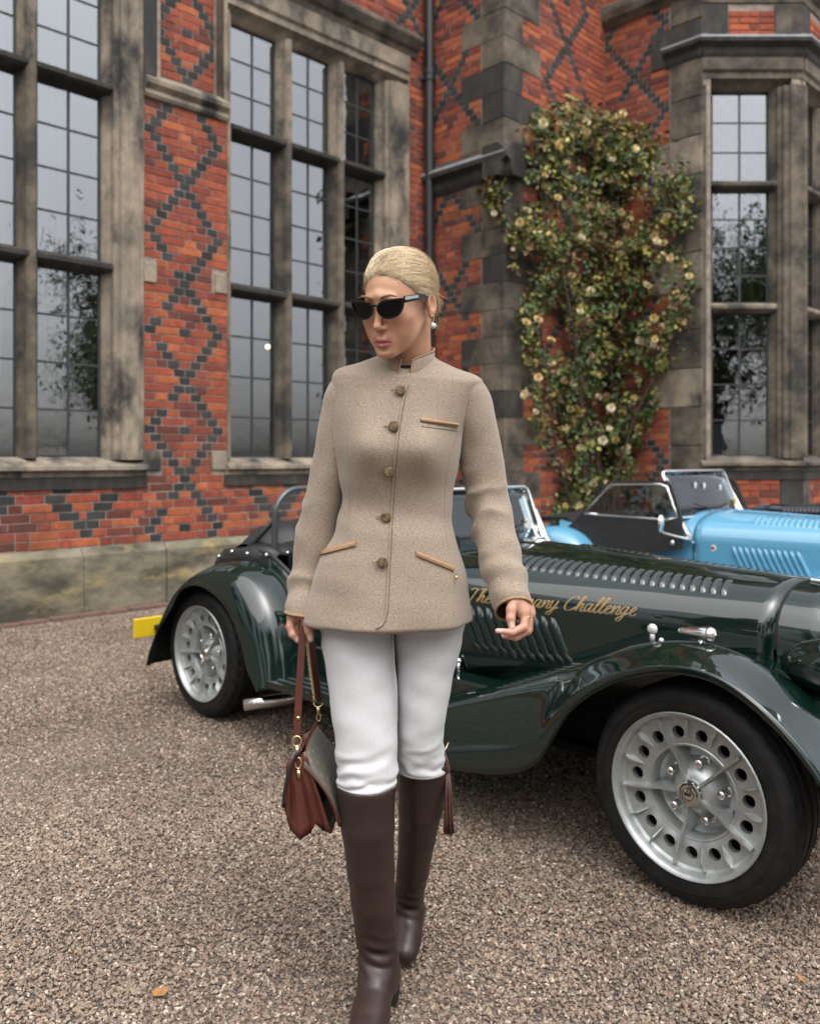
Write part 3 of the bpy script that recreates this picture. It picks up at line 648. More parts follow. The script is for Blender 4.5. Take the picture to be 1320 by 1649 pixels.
STROKES = {  # simple cursive stroke alphabet on a 0..1 x-height grid
 'T': [[(0, 1.5), (.3, 1.75), (.7, 1.62), (1.1, 1.8)], [(.62, 1.68), (.5, .9), (.35, .15), (.1, 0), (-.05, .2)]],
 'M': [[(-.1, .1), (.1, 0), (.3, .8), (.45, 1.7), (.55, .9), (.6, .15), (.9, 1.0), (1.1, 1.7), (1.12, .8), (1.15, .1), (1.35, .05)]],
 'C': [[(.85, 1.35), (.7, 1.72), (.35, 1.6), (.08, .9), (.12, .25), (.4, 0), (.75, .15), (.95, .45)]],
 'h': [[(0, .2), (.3, 1.2), (.38, 1.75), (.22, 1.7), (.15, .9), (.1, 0), (.25, .6), (.45, .95), (.55, .7), (.5, .15), (.65, 0), (.8, .25)]],
 'e': [[(0, .3), (.3, .55), (.42, .82), (.28, 1.0), (.12, .65), (.14, .2), (.35, 0), (.6, .25)]],
 'o': [[(.35, .95), (.1, .75), (.05, .3), (.25, 0), (.45, .25), (.45, .75), (.3, .97), (.6, .8)]],
 'r': [[(0, .2), (.22, 1.0), (.28, .85), (.5, .92), (.42, .3), (.5, 0), (.65, .2)]],
 'g': [[(.45, .9), (.2, 1.0), (.05, .5), (.2, .05), (.42, .5), (.5, 1.0), (.42, .1), (.3, -.6), (.08, -.7), (.05, -.4), (.7, .25)]],
 'a': [[(.45, .9), (.2, 1.0), (.03, .5), (.16, .03), (.4, .4), (.5, 1.0), (.46, .3), (.55, 0), (.72, .2)]],
 'n': [[(0, .6), (.12, 1.0), (.1, 0), (.3, .8), (.48, .98), (.55, .7), (.5, .12), (.6, 0), (.78, .2)]],
 'm': [[(0, .6), (.12, 1.0), (.1, 0), (.28, .85), (.42, .95), (.42, 0), (.6, .85), (.75, .95), (.78, .12), (.88, 0), (1.05, .2)]],
 'p': [[(0, .5), (.18, 1.0), (.1, 0), (.0, -.75)], [(.15, .7), (.35, 1.0), (.52, .7), (.42, .15), (.2, .02), (.75, .2)]],
 'y': [[(0, .8), (.1, 1.0), (.1, .3), (.25, .03), (.45, .4), (.55, 1.0), (.45, .1), (.3, -.6), (.05, -.72), (.05, -.4), (.75, .25)]],
 'l': [[(0, .2), (.3, 1.1), (.38, 1.7), (.25, 1.72), (.15, .9), (.15, .15), (.28, 0), (.5, .25)]]}
ADV = {'T': .95, 'M': 1.35, 'C': .95, 'm': 1.02, 'l': .45, 'e': .56, 'r': .6, 'h': .76, ' ': .5}
def lettering(m, text, x0, x1, z_of, hgt, side=-1):
    tot = sum(ADV.get(c, .7) for c in text); k = (x1 - x0) / tot; pen = 0
    def put(px, py):
        x = x0 + (px + py * .28) * k; z = z_of(x) + py * hgt
        w, zt = bsec(x)
        lo_, hi_ = 0.0, .999
        for _ in range(22):
            md = (lo_ + hi_) / 2
            if S(x, md)[2] < z: lo_ = md
            else: hi_ = md
        return Vector(S(x, lo_, .0018, side))
    for c in text:
        for st in STROKES.get(c, []):
            P = [put(pen + q[0], q[1]) for q in spl(st, len(st) * 4)]
            dn = [max(.0018, .0044 * (.55 + .45 * abs(math.sin(math.atan2(P[min(i + 1, len(P) - 1)].z - P[max(i - 1, 0)].z, P[min(i + 1, len(P) - 1)].x - P[max(i - 1, 0)].x))))) for i in range(len(P))]
            m.tube(P, dn, n=5)
        pen += ADV.get(c, .7)
# ---- wheel, axis along y, face towards -y
def make_wheel(parent, x, y, side):
    w = empty('wheel', (x, y, WR), 0 if side < 0 else math.pi, parent)
    prof = [(.222, -.085), (.232, -.093), (.252, -.0965), (.275, -.095), (.29, -.089), (.300, -.078), (.305, -.064)]
    gro = [(.3095, -.060), (.31, -.044), (.302, -.041), (.302, -.035), (.3105, -.032), (.311, -.012), (.302, -.009), (.302, .0)]
    half = prof + gro; full = half + [(r, -h) for r, h in half[::-1][1:]]
    t = MB(); t.lathe(full, 96, 'y')
    V_ = np.array(t.v); rr = np.hypot(V_[:, 0], V_[:, 2]); an = np.arctan2(V_[:, 2], V_[:, 0])
    cut = (np.abs(V_[:, 1]) > .05) & (np.abs(V_[:, 1]) < .075) & (np.floor((an + math.pi) / (2 * math.pi) * 96 + .5) % 3 == 0)
    V_[cut, 0] *= 1 - .009 / rr[cut]; V_[cut, 2] *= 1 - .009 / rr[cut]; t.v = [tuple(p) for p in V_]
    t.build('tyre', M_RUBBER, w, sharp=38)
    m = MB()   # lettering band on the tyre wall
    m.lathe([(.262, -.0985), (.264, -.0995), (.266, -.0985)], 64, 'y'); m.build('tyre_rib', M_RUBBER, w, smooth=True)
    r_ = MB()
    r_.lathe([(.224, .08), (.222, -.04), (.226, -.086), (.230, -.092), (.232, -.0985), (.229, -.1015), (.224, -.0995), (.217, -.090), (.213, -.072), (.205, -.066)], 64, 'y')
    NH = 15; ri, ro, rc, rh = .128, .205, .168, .0180
    def dep(r): return np.interp(r, [.128, .145, .19, .205], [-.050, -.058, -.062, -.066])
    for k in range(NH):
        a0 = 2 * math.pi * k / NH + R(115); da = 2 * math.pi / NH; n = 24; ac = a0 + da / 2; ring_o = []; ring_h = []; ring_b = []
        cx, cz = rc * math.cos(ac), rc * math.sin(ac)
        for j in range(n):
            th = 2 * math.pi * j / n; ux, uz = math.cos(th + ac), math.sin(th + ac)
            ring_h.append((cx + rh * ux, dep(rc), cz + rh * uz)); ring_b.append((cx + rh * ux, dep(rc) + .02, cz + rh * uz))
            # boundary of the sector in the same direction (radial c, tangential s)
            c, s_ = math.cos(th), math.sin(th); mx_ = max(abs(c), abs(s_)); rr_ = rc + c / mx_ * ((ro - rc) if c > 0 else (rc - ri)); aa = ac + s_ / mx_ * da / 2; ring_o.append((rr_ * math.cos(aa), dep(rr_), rr_ * math.sin(aa)))
        r_.loft([ring_o, ring_h, ring_b])
    r_.lathe([(.1285, -.050), (.126, -.044), (.124, -.008), (.112, .004), (.09, .002), (.072, -.020), (.06, -.040), (.046, -.050), (.03, -.054), (.0, -.055)], 64, 'y')
    r_.lathe([(.126, -.046), (.1285, -.054), (.133, -.0555), (.136, -.0525)], 64, 'y')
    rim = r_.build('rim', M_ALLOY, w, sharp=35)
    rb = MB()
    for k in range(5):
        a = 2 * math.pi * k / 5 + R(115)
        def T(r, d, s_, a=a): return (r * math.cos(a) - s_ * math.sin(a), d, r * math.sin(a) + s_ * math.cos(a))
        rb.loft([[T(.03, -.050, -.0085), T(.03, -.064, -.004), T(.03, -.064, .004), T(.03, -.050, .0085)], [T(.10, .004, -.009), T(.10, -.062, -.0028), T(.10, -.062, .0028), T(.10, .004, .009)],
                 [T(.135, -.05, -.009), T(.135, -.076, -.0028), T(.135, -.076, .0028), T(.135, -.05, .009)], [T(.207, -.06, -.007), T(.207, -.086, -.0025), T(.207, -.086, .0025), T(.207, -.06, .007)]], cap=True)
    for k in range(15):
        if k % 3 == 0: continue
        a = 2 * math.pi * k / 15 + R(115)
        def T(r, d, s_, a=a): return (r * math.cos(a) - s_ * math.sin(a), d, r * math.sin(a) + s_ * math.cos(a))
        rb.loft([[T(.152, -.057, -.002), T(.152, -.060, -.001), T(.152, -.060, .001), T(.152, -.057, .002)], [T(.185, -.060, -.010), T(.185, -.082, -.002), T(.185, -.082, .002), T(.185, -.060, .010)], [T(.209, -.064, -.004), T(.209, -.078, -.0015), T(.209, -.078, .0015), T(.209, -.064, .004)]], cap=True)
    rb.build('spoke_ribs', M_ALLOY, w, sharp=30)
    hb = MB(); hb.lathe([(.036, -.050), (.036, -.070), (.034, -.074), (.030, -.075), (.028, -.072), (.024, -.072), (.022, -.076), (.012, -.078), (0, -.0785)], 40, 'y'); hb.build('hub_cap', M_CHROME, w, sharp=30)
    em = MB(); em.box(-.010, .010, -.0800, -.0770, -.004, .004); em.lathe([(.019, -.076), (.019, -.078), (.0165, -.078), (.0165, -.076)], 24, 'y'); em.build('hub_emblem', M_IRON, w)
    for k in range(5):
        a = 2 * math.pi * (k + .5) / 5 + R(115); nb = MB()
        nb.lathe([(.015, .004), (.015, -.006), (.0115, -.007), (.0115, -.046), (.008, -.049), (0, -.050)], 12, 'y', o=(.082 * math.cos(a), 0, .082 * math.sin(a))); nb.build('wheel_nut', M_CHROME, w, sharp=30)
    bd = MB(); bd.lathe([(.0, .03), (.205, .03), (.215, .07)], 40, 'y'); bd.build('brake_drum', M_BLACKTRIM, w)
    return w
def make_car(name, P, green):
    car = empty(name)
    # bonnet and cowl
    m = MB(); shell(m, -1.31, .055, 26); bon = m.build('bonnet', P, car, smooth=True)
    md = bon.modifiers.new('t', 'SOLIDIFY'); md.thickness = .004
    m = MB(); shell(m, .063, .31, 12); m.add(ring_at(.31), [tuple(range(len(ring_at(.31))))[::-1]]); cowl = m.build('radiator_cowl', P, car, smooth=True)
    m = MB(); m.tube([Vector(p) + Vector((0, 0, 0)) for p in ring_at(.058)[2:-2]], .0042, 6); m.build('cowl_bead', M_BLACKTRIM, car)
    g = MB()
    for i in range(13):
        y = -.15 + i * .025; g.tube([(.325, y, .74 - abs(y) * .25), (.36, y, .60), (.385, y, .40 + abs(y) * .3)], .006, 6)
    g.build('grille', M_CHROME, car)
    m = MB(); m.tube([(.07 + i * .03, 0, .849 - .0006 * i * i * 2) for i in range(3)], .006, 6); m.box(-.0, .008, -.016, .016, .846, .856, T=lambda x, y, z: (x + .17, y - .12, z - .012)); m.build('cowl_badge', M_CHROME, car)
    # hinge down the centre
    m = MB(); m.tube([(x, 0, bsec(x)[1] + .004) for x in np.linspace(-1.30, .05, 12)], .0055, 8); m.build('bonnet_hinge', P, bon, smooth=True)
    for side in (-1, 1):
        for i in range(25):
            l = MB(); mk_louvre(l, -.965 + i * .0350, .665, .85, slant=.016, hgt=.014, wid=.0135, side=side); l.build('louvre', P, bon, smooth=True)
        for i in range(11):
            l = MB(); mk_louvre(l, -.985 + i * .0375, .14, .40, slant=.085, hgt=.019, wid=.0125, side=side); l.build('side_louvre', P, bon, smooth=True)
        m = MB(); c = Vector(S(-1.07, .06, .012, side)); m.tube([c + Vector((0, 0, .022)), c + Vector((0, side * .006, 0)), c + Vector((.004, 0, -.024))], .007, 8); m.sphere(c + Vector((0, 0, .026)), .012); m.sphere(c + Vector((.006, 0, -.026)), .011); m.build('bonnet_catch', M_CHROME, bon, smooth=True)
    # scuttle
    m = MB(); shell(m, -1.56, -1.318, 6); m.add(ring_at(-1.56), [tuple(range(len(ring_at(-1.56))))]); m.build('scuttle', P, car, sharp=50)
    # body sides with cut-down doors
    top = [(-1.555, .80), (-1.62, .735), (-1.72, .655), (-1.84, .635), (-1.95, .665), (-2.08, .745), (-2.18, .795), (-2.3, .815)]
    for side in (-1, 1):
        m = MB(); rows = []
        for x in np.linspace(-1.555, -2.3, 30):
            zt = float(np.interp(-x, [-a for a, b in top], [b for a, b in top])); w = np.interp(-x, [1.55, 1.9, 2.3], [.54, .575, .585])
            rows.append([(x, side * (w - .02), .24), (x, side * w, .34), (x, side * (w + .012), .5 * (.34 + zt)), (x, side * (w - .004), zt - .02), (x, side * (w - .018), zt), (x, side * (w - .04), zt - .004), (x, side * (w - .05), zt - .04), (x, side * (w - .05), .24)])
        m.loft(rows, closed=True, cap=True); m.build('door', P, car, sharp=60)
        m = MB(); m.tube([(x, side * (np.interp(-x, [1.55, 1.9, 2.3], [.54, .575, .585]) - .022), float(np.interp(-x, [-a for a, b in top], [b for a, b in top])) + .004) for x in np.linspace(-1.56, -2.26, 30)], .011, 8); m.build('cockpit_roll', M_BLACK, car, smooth=True)
        m = MB(); m.tube([(-2.14, side * .600, .79), (-2.12, side * .603, .62), (-2.10, side * .60, .45), (-2.09, side * .595, .31)], .0035, 5); m.build('wing_bead', M_STEEL, car)
        # bright strips on the sill / running board
        m = MB(); m.bbox(-1.96, -.98, min(side * .575, side * .79), max(side * .575, side * .79), .268, .296, .006); rbd = m.build('running_board', P, car)
        for j in range(3):
            y = side * (.65 + j * .045); m = MB(); m.box(-1.94, -1.0, y - .008, y + .008, .2975, .3025); m.build('tread_strip', M_STEEL, rbd)
        m = MB(); m.bbox(-2.0, -.80, min(side * .46, side * .58), max(side * .46, side * .58), .17, .43, .01); m.build('sill', P, car)
        # ------- front wing
        FX = [(-1.30, .300, .255, .290), (-1.12, .335, .225, .31), (-.95, .392, .190, .40), (-.78, .455, .200, .47), (-.6, .525, .235, .52), (-.47, .580, .300, .555), (-.39, .615, .415, .575), (-.33, .642, .500, .59), (-.22, .683, .585, .61), (-.1, .708, .640, .62), (.02, .710, .666, .62), (.13, .680, .655, .605), (.23, .625, .600, .575), (.32, .545, .515, .51), (.39, .445, .415, .42), (.43, .34, .33, .33), (.44, .27, .27, .27)]
        grid = []
        for (x, zc, zl, zi) in FX:
            fr = max(0.0, (x - .1) / .34); w, _ = bsec(min(x, .3)); yi = max(w - .03, .2) + .10 * fr; yc = .60 + .02 * fr; yo = .80 - .05 * fr ** 2
            low = max(0.0, min(1.0, (-.55 - x) / .5)); yc = yc + .05 * low
            grid.append([(x, side * yi, zi), (x, side * (yi * .55 + yc * .45 - .02), zi * .75 + zc * .25 - .012), (x, side * (yc - .07), zc - .012), (x, side * (yc + .01), zc), (x, side * (yc + .10), zc - .018 - .10 * max(zc - zl - .06, 0)), (x, side * (yo - .018), zl * .62 + zc * .38), (x, side * yo, zl + .02), (x, side * (yo - .002), zl), (x, side * (yo - .015), zl - .004), (x, side * (yo - .03), zl + .012)])
        m = MB(); m.loft(patch(grid, 80, 40), closed=False); fw = m.build('front_wing', P, car, smooth=True)
        md = fw.modifiers.new('t', 'SOLIDIFY'); md.thickness = .004
        # ------- rear wing: swept round the wheel
        RW = [((-1.86, .27), (-1.95, .25)), ((-1.90, .42), (-2.02, .33)), ((-1.965, .575), (-2.07, .45)), ((-2.08, .705), (-2.18, .575)), ((-2.23, .765), (-2.32, .640)), ((-2.40, .750), (-2.46, .655)), ((-2.56, .675), (-2.60, .610)), ((-2.70, .555), (-2.70, .520)), ((-2.82, .40), (-2.80, .395)), ((-2.90, .26), (-2.88, .27)), ((-2.93, .20), (-2.91, .20))]
        grid = []
        for (cx, cz), (lx, lz) in RW:
            ix, iz = cx * .82 + lx * .18, cz * .93 + lz * .07
            grid.append([(cx + .03, side * .55, cz - .03), (cx + .005, side * .60, cz - .004), (cx, side * .67, cz), (cx * .9 + lx * .1, side * .735, cz * .9 + lz * .1), (cx * .6 + lx * .4, side * .785, cz * .6 + lz * .4), (lx + (cx - lx) * .12, side * .805, lz + (cz - lz) * .12), (lx, side * .80, lz), (lx, side * .785, lz - .0)])
        m = MB(); m.loft(patch(grid, 70, 34), closed=False); rw = m.build('rear_wing', P, car, smooth=True)
        md = rw.modifiers.new('t', 'SOLIDIFY'); md.thickness = .004
        m = MB(); m.bbox(-2.0, -.9, min(side * .30, side * .47), max(side * .30, side * .47), .16, .24, .01); m.build('chassis_rail', M_BLACKTRIM, car)
        # lamps
        m = MB(); T = lambda x, y, z: (x + .30, y + side * .42, z + .66)
        m.lathe([(.0, -.16), (.03, -.15), (.065, -.10), (.085, -.03), (.088, .0)], 28, 'x', T=T); m.build('headlamp', P, car, smooth=True)
        m = MB(); m.lathe([(.088, .0), (.094, .004), (.092, .018), (.084, .02), (.06, .034), (0, .042)], 28, 'x', T=T); m.build('headlamp_lens', M_CHROME, car, sharp=40)
        m = MB(); T = lambda x, y, z: (x - .03, y + side * .575, z + .737)
        m.lathe([(.0, -.075), (.008, -.07), (.014, -.045), (.018, -.01), (.021, .01), (.021, .02)], 18, 'x', T=T); m.lathe([(.021, .02), (.023, .022), (.023, .03), (.018, .04), (.0, .047)], 18, 'x', T=T)
        m.lathe([(.022, -.034), (.016, -.030), (.009, -.024), (.009, -.012)], 14, 'z', T=T); m.build('side_lamp', M_CHROME, car, smooth=True)
        m = MB(); c = Vector((-.19, side * .575, .716)); m.sphere(c + Vector((0, 0, .012)), (.017, .013, .017)); m.tube([c, c + Vector((0, 0, -.025))], .008, 8); m.sphere(c + Vector((.03, 0, -.018)), .008); m.build('indicator', M_LENS, car, smooth=True)
    # rear deck, tail
    m = MB(); rows = []
    for x, w, zt in [(-2.28, .585, .80), (-2.5, .575, .765), (-2.7, .55, .70), (-2.9, .51, .61), (-3.05, .46, .50), (-3.13, .42, .40)]:
        ring = []
        for i in range(25):
            a = math.pi * i / 24; c = math.cos(a); s_ = math.sin(a); ring.append((x, -w * math.copysign(abs(c) ** .5, c), zt - .20 + .20 * s_ ** .6 if 0 < i < 24 else .25))
        rows.append(ring)
    m.loft(rows, closed=False); m.add(rows[-1], [tuple(range(25))]); m.build('tail', P, car, sharp=60)
    m = MB(); m.bbox(-3.42, -3.40, -.62, -.44, .235, .345, .004); npl = m.build('number_plate', M_YELLOW, car)
    m = MB(); m.bbox(-3.40, -3.05, -.5, -.45, .27, .30, .004); m.build('plate_bracket', M_BLACKTRIM, car)
    m = MB(); m.tube([(-1.98, -.50, .17), (-2.02, -.58, .16), (-2.08, -.67, .15), (-2.14, -.74, .14)], [.026, .026, .027, .028], 16, cap=False); ex = m.build('exhaust', M_CHROME, car, smooth=True)
    md = ex.modifiers.new('t', 'SOLIDIFY'); md.thickness = .003
    # cockpit
    m = MB(); m.box(-2.3, -1.5, -.53, .53, .20, .25); m.box(-2.32, -2.28, -.53, .53, .2, .78); m.box(-3.0, .2, -.30, .30, .17, .20); m.box(-2.75, -2.28, -.5, .5, .2, .5); m.box(.12, .30, -.2, .2, .30, .62); m.box(-1.5, .1, -.24, .24, .18, .62); m.build('floor_pan', M_BLACKTRIM, car)
    for y in (-.27, .27):
        m = MB(); m.bbox(-2.22, -2.08, y - .2, y + .2, .3, .86, .05); m.bbox(-2.1, -1.72, y - .2, y + .2, .28, .44, .04); m.build('seat', M_BLACK, car, smooth=False)
    m = MB(); m.tube([(-1.74 + .03 * math.sin(a), .27 + .17 * math.cos(a), .74 + .165 * math.sin(a)) for a in np.linspace(0, 2 * math.pi, 30)[:-1]], .011, 8, closed=True); m.tube([(-1.74, .10, .74), (-1.74, .44, .74)], .008, 6); m.tube([(-1.74, .27, .74), (-1.5, .27, .70)], .014, 8); m.build('steering_wheel', M_BLACK, car, smooth=True)
    # windscreen
    top_z, rake = (1.115, .10) if green else (1.17, .13)
    ws0, ws1, hw = Vector((-1.36, 0, .862)), Vector((-1.36 - rake, 0, top_z)), .52
    def wsp(a, b): return ws0.lerp(ws1, b) + Vector((-.02 * (a * a) if 0 else -.05 * a * a, a * hw, 0))
    loop = [wsp(-1, 0)] + [wsp(-1, t) for t in (.3, .6, .85)] + [wsp(-.985, .95), wsp(-.95, .99), wsp(-.9, 1.0)] + [wsp(a, 1.0) for a in np.linspace(-.7, .7, 7)] + [wsp(.9, 1.0), wsp(.95, .99), wsp(.985, .95)] + [wsp(1, t) for t in (.85, .6, .3)] + [wsp(1, 0)] + [wsp(a, 0.0) for a in np.linspace(.8, -.8, 9)]
    m = MB(); m.tube(loop, .0105, 8, closed=True); wf = m.build('windscreen', M_CHROME, car, smooth=True)
    m = MB(); m.loft([[tuple(wsp(a, b)) for a in np.linspace(-.99, .99, 14)] for b in np.linspace(.0, .99, 5)], closed=False); gl = m.build('glass', M_CARGLASS, wf, smooth=True); md = gl.modifiers.new('t', 'SOLIDIFY'); md.thickness = .005
    for s_ in (-1, 1):
        m = MB(); m.tube([wsp(s_ * 1.0, .55) + Vector((.0, s_ * .012, 0)), wsp(s_ * 1.0, 0) + Vector((.005, s_ * .014, 0)), Vector((-1.345, s_ * .555, .76)), Vector((-1.30, s_ * .535, .70))], [.012, .018, .02, .012], 8); m.build('pillar_bracket', M_CHROME, wf, smooth=True)
        m = MB(); p = wsp(s_ * .3, 0); m.tube([p + Vector((.03, 0, -.0)), p + Vector((.012, s_ * .02, .05)), p + Vector((-.02, s_ * .2, .09))], .004, 5); m.tube([p + Vector((.03, 0, -.01)), p + Vector((.03, 0, .012))], .012, 8); m.build('wiper', M_BLACKTRIM, wf)
    for i, (a, b, mt, s_) in enumerate([(.45, .5, M_WHITE, .035), (.78, .3, M_WHITE, .03)] if green else [(-.35, .68, M_WHITE, .022), (-.1, .66, M_WHITE, .022), (.45, .6, M_WHITE, .022), (.9, .25, M_YELLOW, .03)]):
        m = MB(); c = wsp(a, b) + Vector((.006, 0, 0)); m.lathe([(s_, .001), (s_, .003), (0, .004)], 16, 'x', o=tuple(c)); m.build('screen_disc', mt, wf)
    # wheels
    for (x, y, s_) in ((0, -.64, -1), (0, .64, 1), (-WB, -.64, -1), (-WB, .64, 1)): make_wheel(car, x, y, s_)
    m = MB(); m.tube([(0, -.55, WR), (0, .55, WR)], .03, 8); m.tube([(-WB, -.55, WR), (-WB, .55, WR)], .04, 8); m.build('axles', M_BLACKTRIM, car)
    return car
def green_extras(car):
    bon = [c for c in car.children if c.name.startswith('bonnet') and 'hinge' not in c.name][0]
    m = MB(); lettering(m, 'y The Company Challenge', -1.10, -.395, lambda x: .710 + .012 * (x + .4), .029); m.build('gold_script_lettering', M_AMBER, bon, smooth=True)
    m = MB(); c = S(-.31, .47, .001); m.tube([S(-.325, .47, .003), S(-.30, .47, .003)], .006, 6); m.build('bonnet_pin', M_BLACKTRIM, bon)
    # roll hoop behind the driver (right-hand seat)
    def hp(a, z): return Vector((-2.24 + .0 * z, a, z))
    arc = [hp(-.50, .60), hp(-.50, .72), hp(-.497, .90)] + [hp(-.36 - .135 * math.cos(t), .97 + .137 * math.sin(t)) for t in np.linspace(.1, math.pi / 2, 7)] + [hp(-.22, 1.108), hp(-.13, 1.105)] + [hp(-.06 + .125 * math.sin(t) - .0, .97 + .135 * math.cos(t)) for t in np.linspace(.2, math.pi / 2, 6)] + [hp(.066, .8), hp(.066, .6)]
    m = MB(); m.tube(spl([tuple(p) for p in arc], 60), .0145, 12); m.build('roll_hoop', M_STEEL, car, smooth=True)
    for y in (-.47, .05):
        m = MB(); m.tube([(-2.25, y, .98), (-2.62, y - .06, .66)], .014, 10); m.build('hoop_stay', M_IRON, car, smooth=True)
    # folded hood and tonneau cover
    m = MB(); rows = []
    for x, w, z in [(-2.18, .565, .795), (-2.25, .60, .825), (-2.4, .615, .826), (-2.55, .61, .795), (-2.68, .58, .745), (-2.75, .54, .70)]:
        rows.append([(x + .012 * math.sin(i * 2.1 + x * 9), -w + 2 * w * i / 30, z + .022 * math.sin(i / 30 * math.pi) + .008 * math.sin(i * 1.3 + x * 17) - (.07 if i in (0, 30) else 0)) for i in range(31)])
    m.loft(rows, closed=False); o = m.build('tonneau_cover', M_BLACK, car, smooth=True); md = o.modifiers.new('t', 'SOLIDIFY'); md.thickness = .012
    for x, y in ((-2.2, -.575), (-2.32, -.60), (-2.45, -.60), (-2.58, -.59), (-2.2, -.45)):
        s_ = MB(); s_.sphere((x, y, .80 if x > -2.5 else .765), .009); s_.build('press_stud', M_CHROME, o, smooth=True)
    m = MB(); rows = []
    for x, z in [(-2.30, .80), (-2.34, .90), (-2.42, .935), (-2.52, .93), (-2.62, .87), (-2.68, .76)]:
        rows.append([(x + .02 * math.sin(i * 1.7), -.50 + i * 1.0 / 24, z + .014 * math.sin(i * 2.3 + x * 40) - (.10 * abs(i / 12 - 1) ** 4)) for i in range(25)])
    m.loft(rows, closed=False); m.build('folded_hood', M_BLACK, car, smooth=True)
    m = MB(); m.bbox(-2.2, -2.12, -.40, -.14, .84, .99, .03); m.build('headrest', M_IRON, car)
    m = MB(); m.bbox(-2.195, -2.125, -.385, -.155, .965, 1.0, .012); m.build('headrest_cap', M_WHITE, car)
def blue_extras(car):
    # black sidescreens with aluminium frames, door trim, mirrors, badge
    for side in (-1, 1):
        y = side * .585
        def q(x, z): return Vector((x, y - side * .10 * (z - .7), z))
        out = [(-2.18, .70), (-2.24, .765), (-2.1, .88), (-1.92, 1.10), (-1.46, 1.11), (-1.36, .86), (-1.35, .66), (-1.7, .60), (-2.0, .62)]
        win = [(-2.10, .865), (-1.90, 1.075), (-1.485, 1.085), (-1.385, .845)]
        m = MB(); n = len(out)
        o_ = [q(*p) for p in out]; th = Vector((0, side * .012, 0))
        def resample(poly, k):
            P = [Vector((a, b)) for a, b in poly] ; P.append(P[0]); d = [0]
            for i in range(len(P) - 1): d.append(d[-1] + (P[i + 1] - P[i]).length)
            r = []
            for j in range(k):
                t = d[-1] * j / k; i = max(a for a in range(len(d) - 1) if d[a] <= t); f_ = (t - d[i]) / (d[i + 1] - d[i]); r.append(P[i].lerp(P[i + 1], f_))
            return r
        cen = Vector((-1.74, .96)); k = 48
        def cast(poly, ang):
            P = [Vector((a, b)) for a, b in poly]; dr = Vector((math.cos(ang), math.sin(ang))); best = 0
            for i in range(len(P)):
                a, b = P[i] - cen, P[(i + 1) % len(P)] - cen; e = b - a; den = dr.x * e.y - dr.y * e.x
                if abs(den) < 1e-9: continue
                t = (a.x * e.y - a.y * e.x) / den; s_ = (a.x * dr.y - a.y * dr.x) / den
                if t > 0 and -1e-6 <= s_ <= 1 + 1e-6: best = max(best, t)
            return cen + dr * best
        A = [cast(out, 2 * math.pi * i / k) for i in range(k)]; B = [cast(win, 2 * math.pi * i / k) for i in range(k)]
        m.loft([[q(*p) for p in A], [q(*p) + th for p in A], [q(*p) + th for p in B], [q(*p) for p in B], [q(*p) for p in A]])
        ss = m.build('sidescreen', M_BLACK, car)
        m = MB(); m.tube([q(*p) + th for p in B], .009, 6, closed=True); m.build('sidescreen_frame', M_CHROME, ss, smooth=True)
        m = MB(); m.add([q(*p) + th * .5 for p in win], [(0, 1, 2, 3)]); g_ = m.build('sidescreen_glass', M_SIDEGLASS, ss); md = g_.modifiers.new('t', 'SOLIDIFY'); md.thickness = .004
        m = MB(); b = Vector((-1.30, side * .545, .72)); c = Vector((-1.45, side * .70, .83)); m.tube([b, b + Vector((-.05, side * .05, .015)), c + Vector((.01, 0, -.06)), c], .0075, 8)
        m.lathe([(0, -.02), (.03, -.018), (.05, -.005), (.054, .0), (.05, .004), (0, .006)], 24, 'x', T=lambda x, y_, z: tuple(c + Vector((-x, y_ * .85, z * 1.15)))); m.build('mirror', M_CHROME, car, smooth=True)
        m = MB(); m.sphere((-1.42, side * .60, .70), .018); m.build('door_knob', M_CHROME, car, smooth=True)
        m = MB(); c = Vector(S(-1.19, .36, .003, side)); m.lathe([(.022, 0), (.022, side * .003), (0, side * .004)], 20, 'y', o=tuple(c)); m.build('enamel_badge', M_WHITE, car)
        m = MB(); m.lathe([(.011, 0), (.011, side * .0045), (0, side * .005)], 16, 'y', o=tuple(c)); m.build('badge_centre', M_REDMARK, car)
    m = MB(); rows = []
    for x, w, z in [(-2.12, .55, .78), (-2.25, .58, .83), (-2.5, .57, .82), (-2.7, .53, .74)]:
        rows.append([(x, -w + 2 * w * i / 20, z + .02 * math.sin(i / 20 * math.pi)) for i in range(21)])
    m.loft(rows, closed=False); m.build('hood_cover', M_BLACK, car, smooth=True)
green_car = make_car('vintage_sports_car', M_GREEN, True); green_extras(green_car)
green_car.location = (1.286, 2.946, 0); green_car.rotation_euler = (0, 0, R(-45))
tag(green_car, 'dark green open vintage sports car with gold script lettering and roll hoop', 'car', 'vintage sports cars parked by the house')
blue_car = make_car('vintage_sports_car', M_BLUE, False)
dark_car = copy_tree(blue_car); blue_extras(blue_car)
blue_car.location = (3.19, 5.24, 0); blue_car.rotation_euler = (0, 0, R(-42))
tag(blue_car, 'sky blue vintage sports car with black sidescreens and framed windscreen', 'car', 'vintage sports cars parked by the house')
def recolour(o):
    for c in o.children: recolour(c)
    if o.type == 'MESH' and o.material_slots and o.material_slots[0].material is M_BLUE:
        o.material_slots[0].link = 'OBJECT'; o.material_slots[0].material = M_NAVY
recolour(dark_car)
dark_car.location = (3.25, 7.7, 0); dark_car.rotation_euler = (0, 0, R(138))
tag(dark_car, 'dark navy vintage car parked against the stone bay beyond the blue car', 'car', 'vintage sports cars parked by the house')
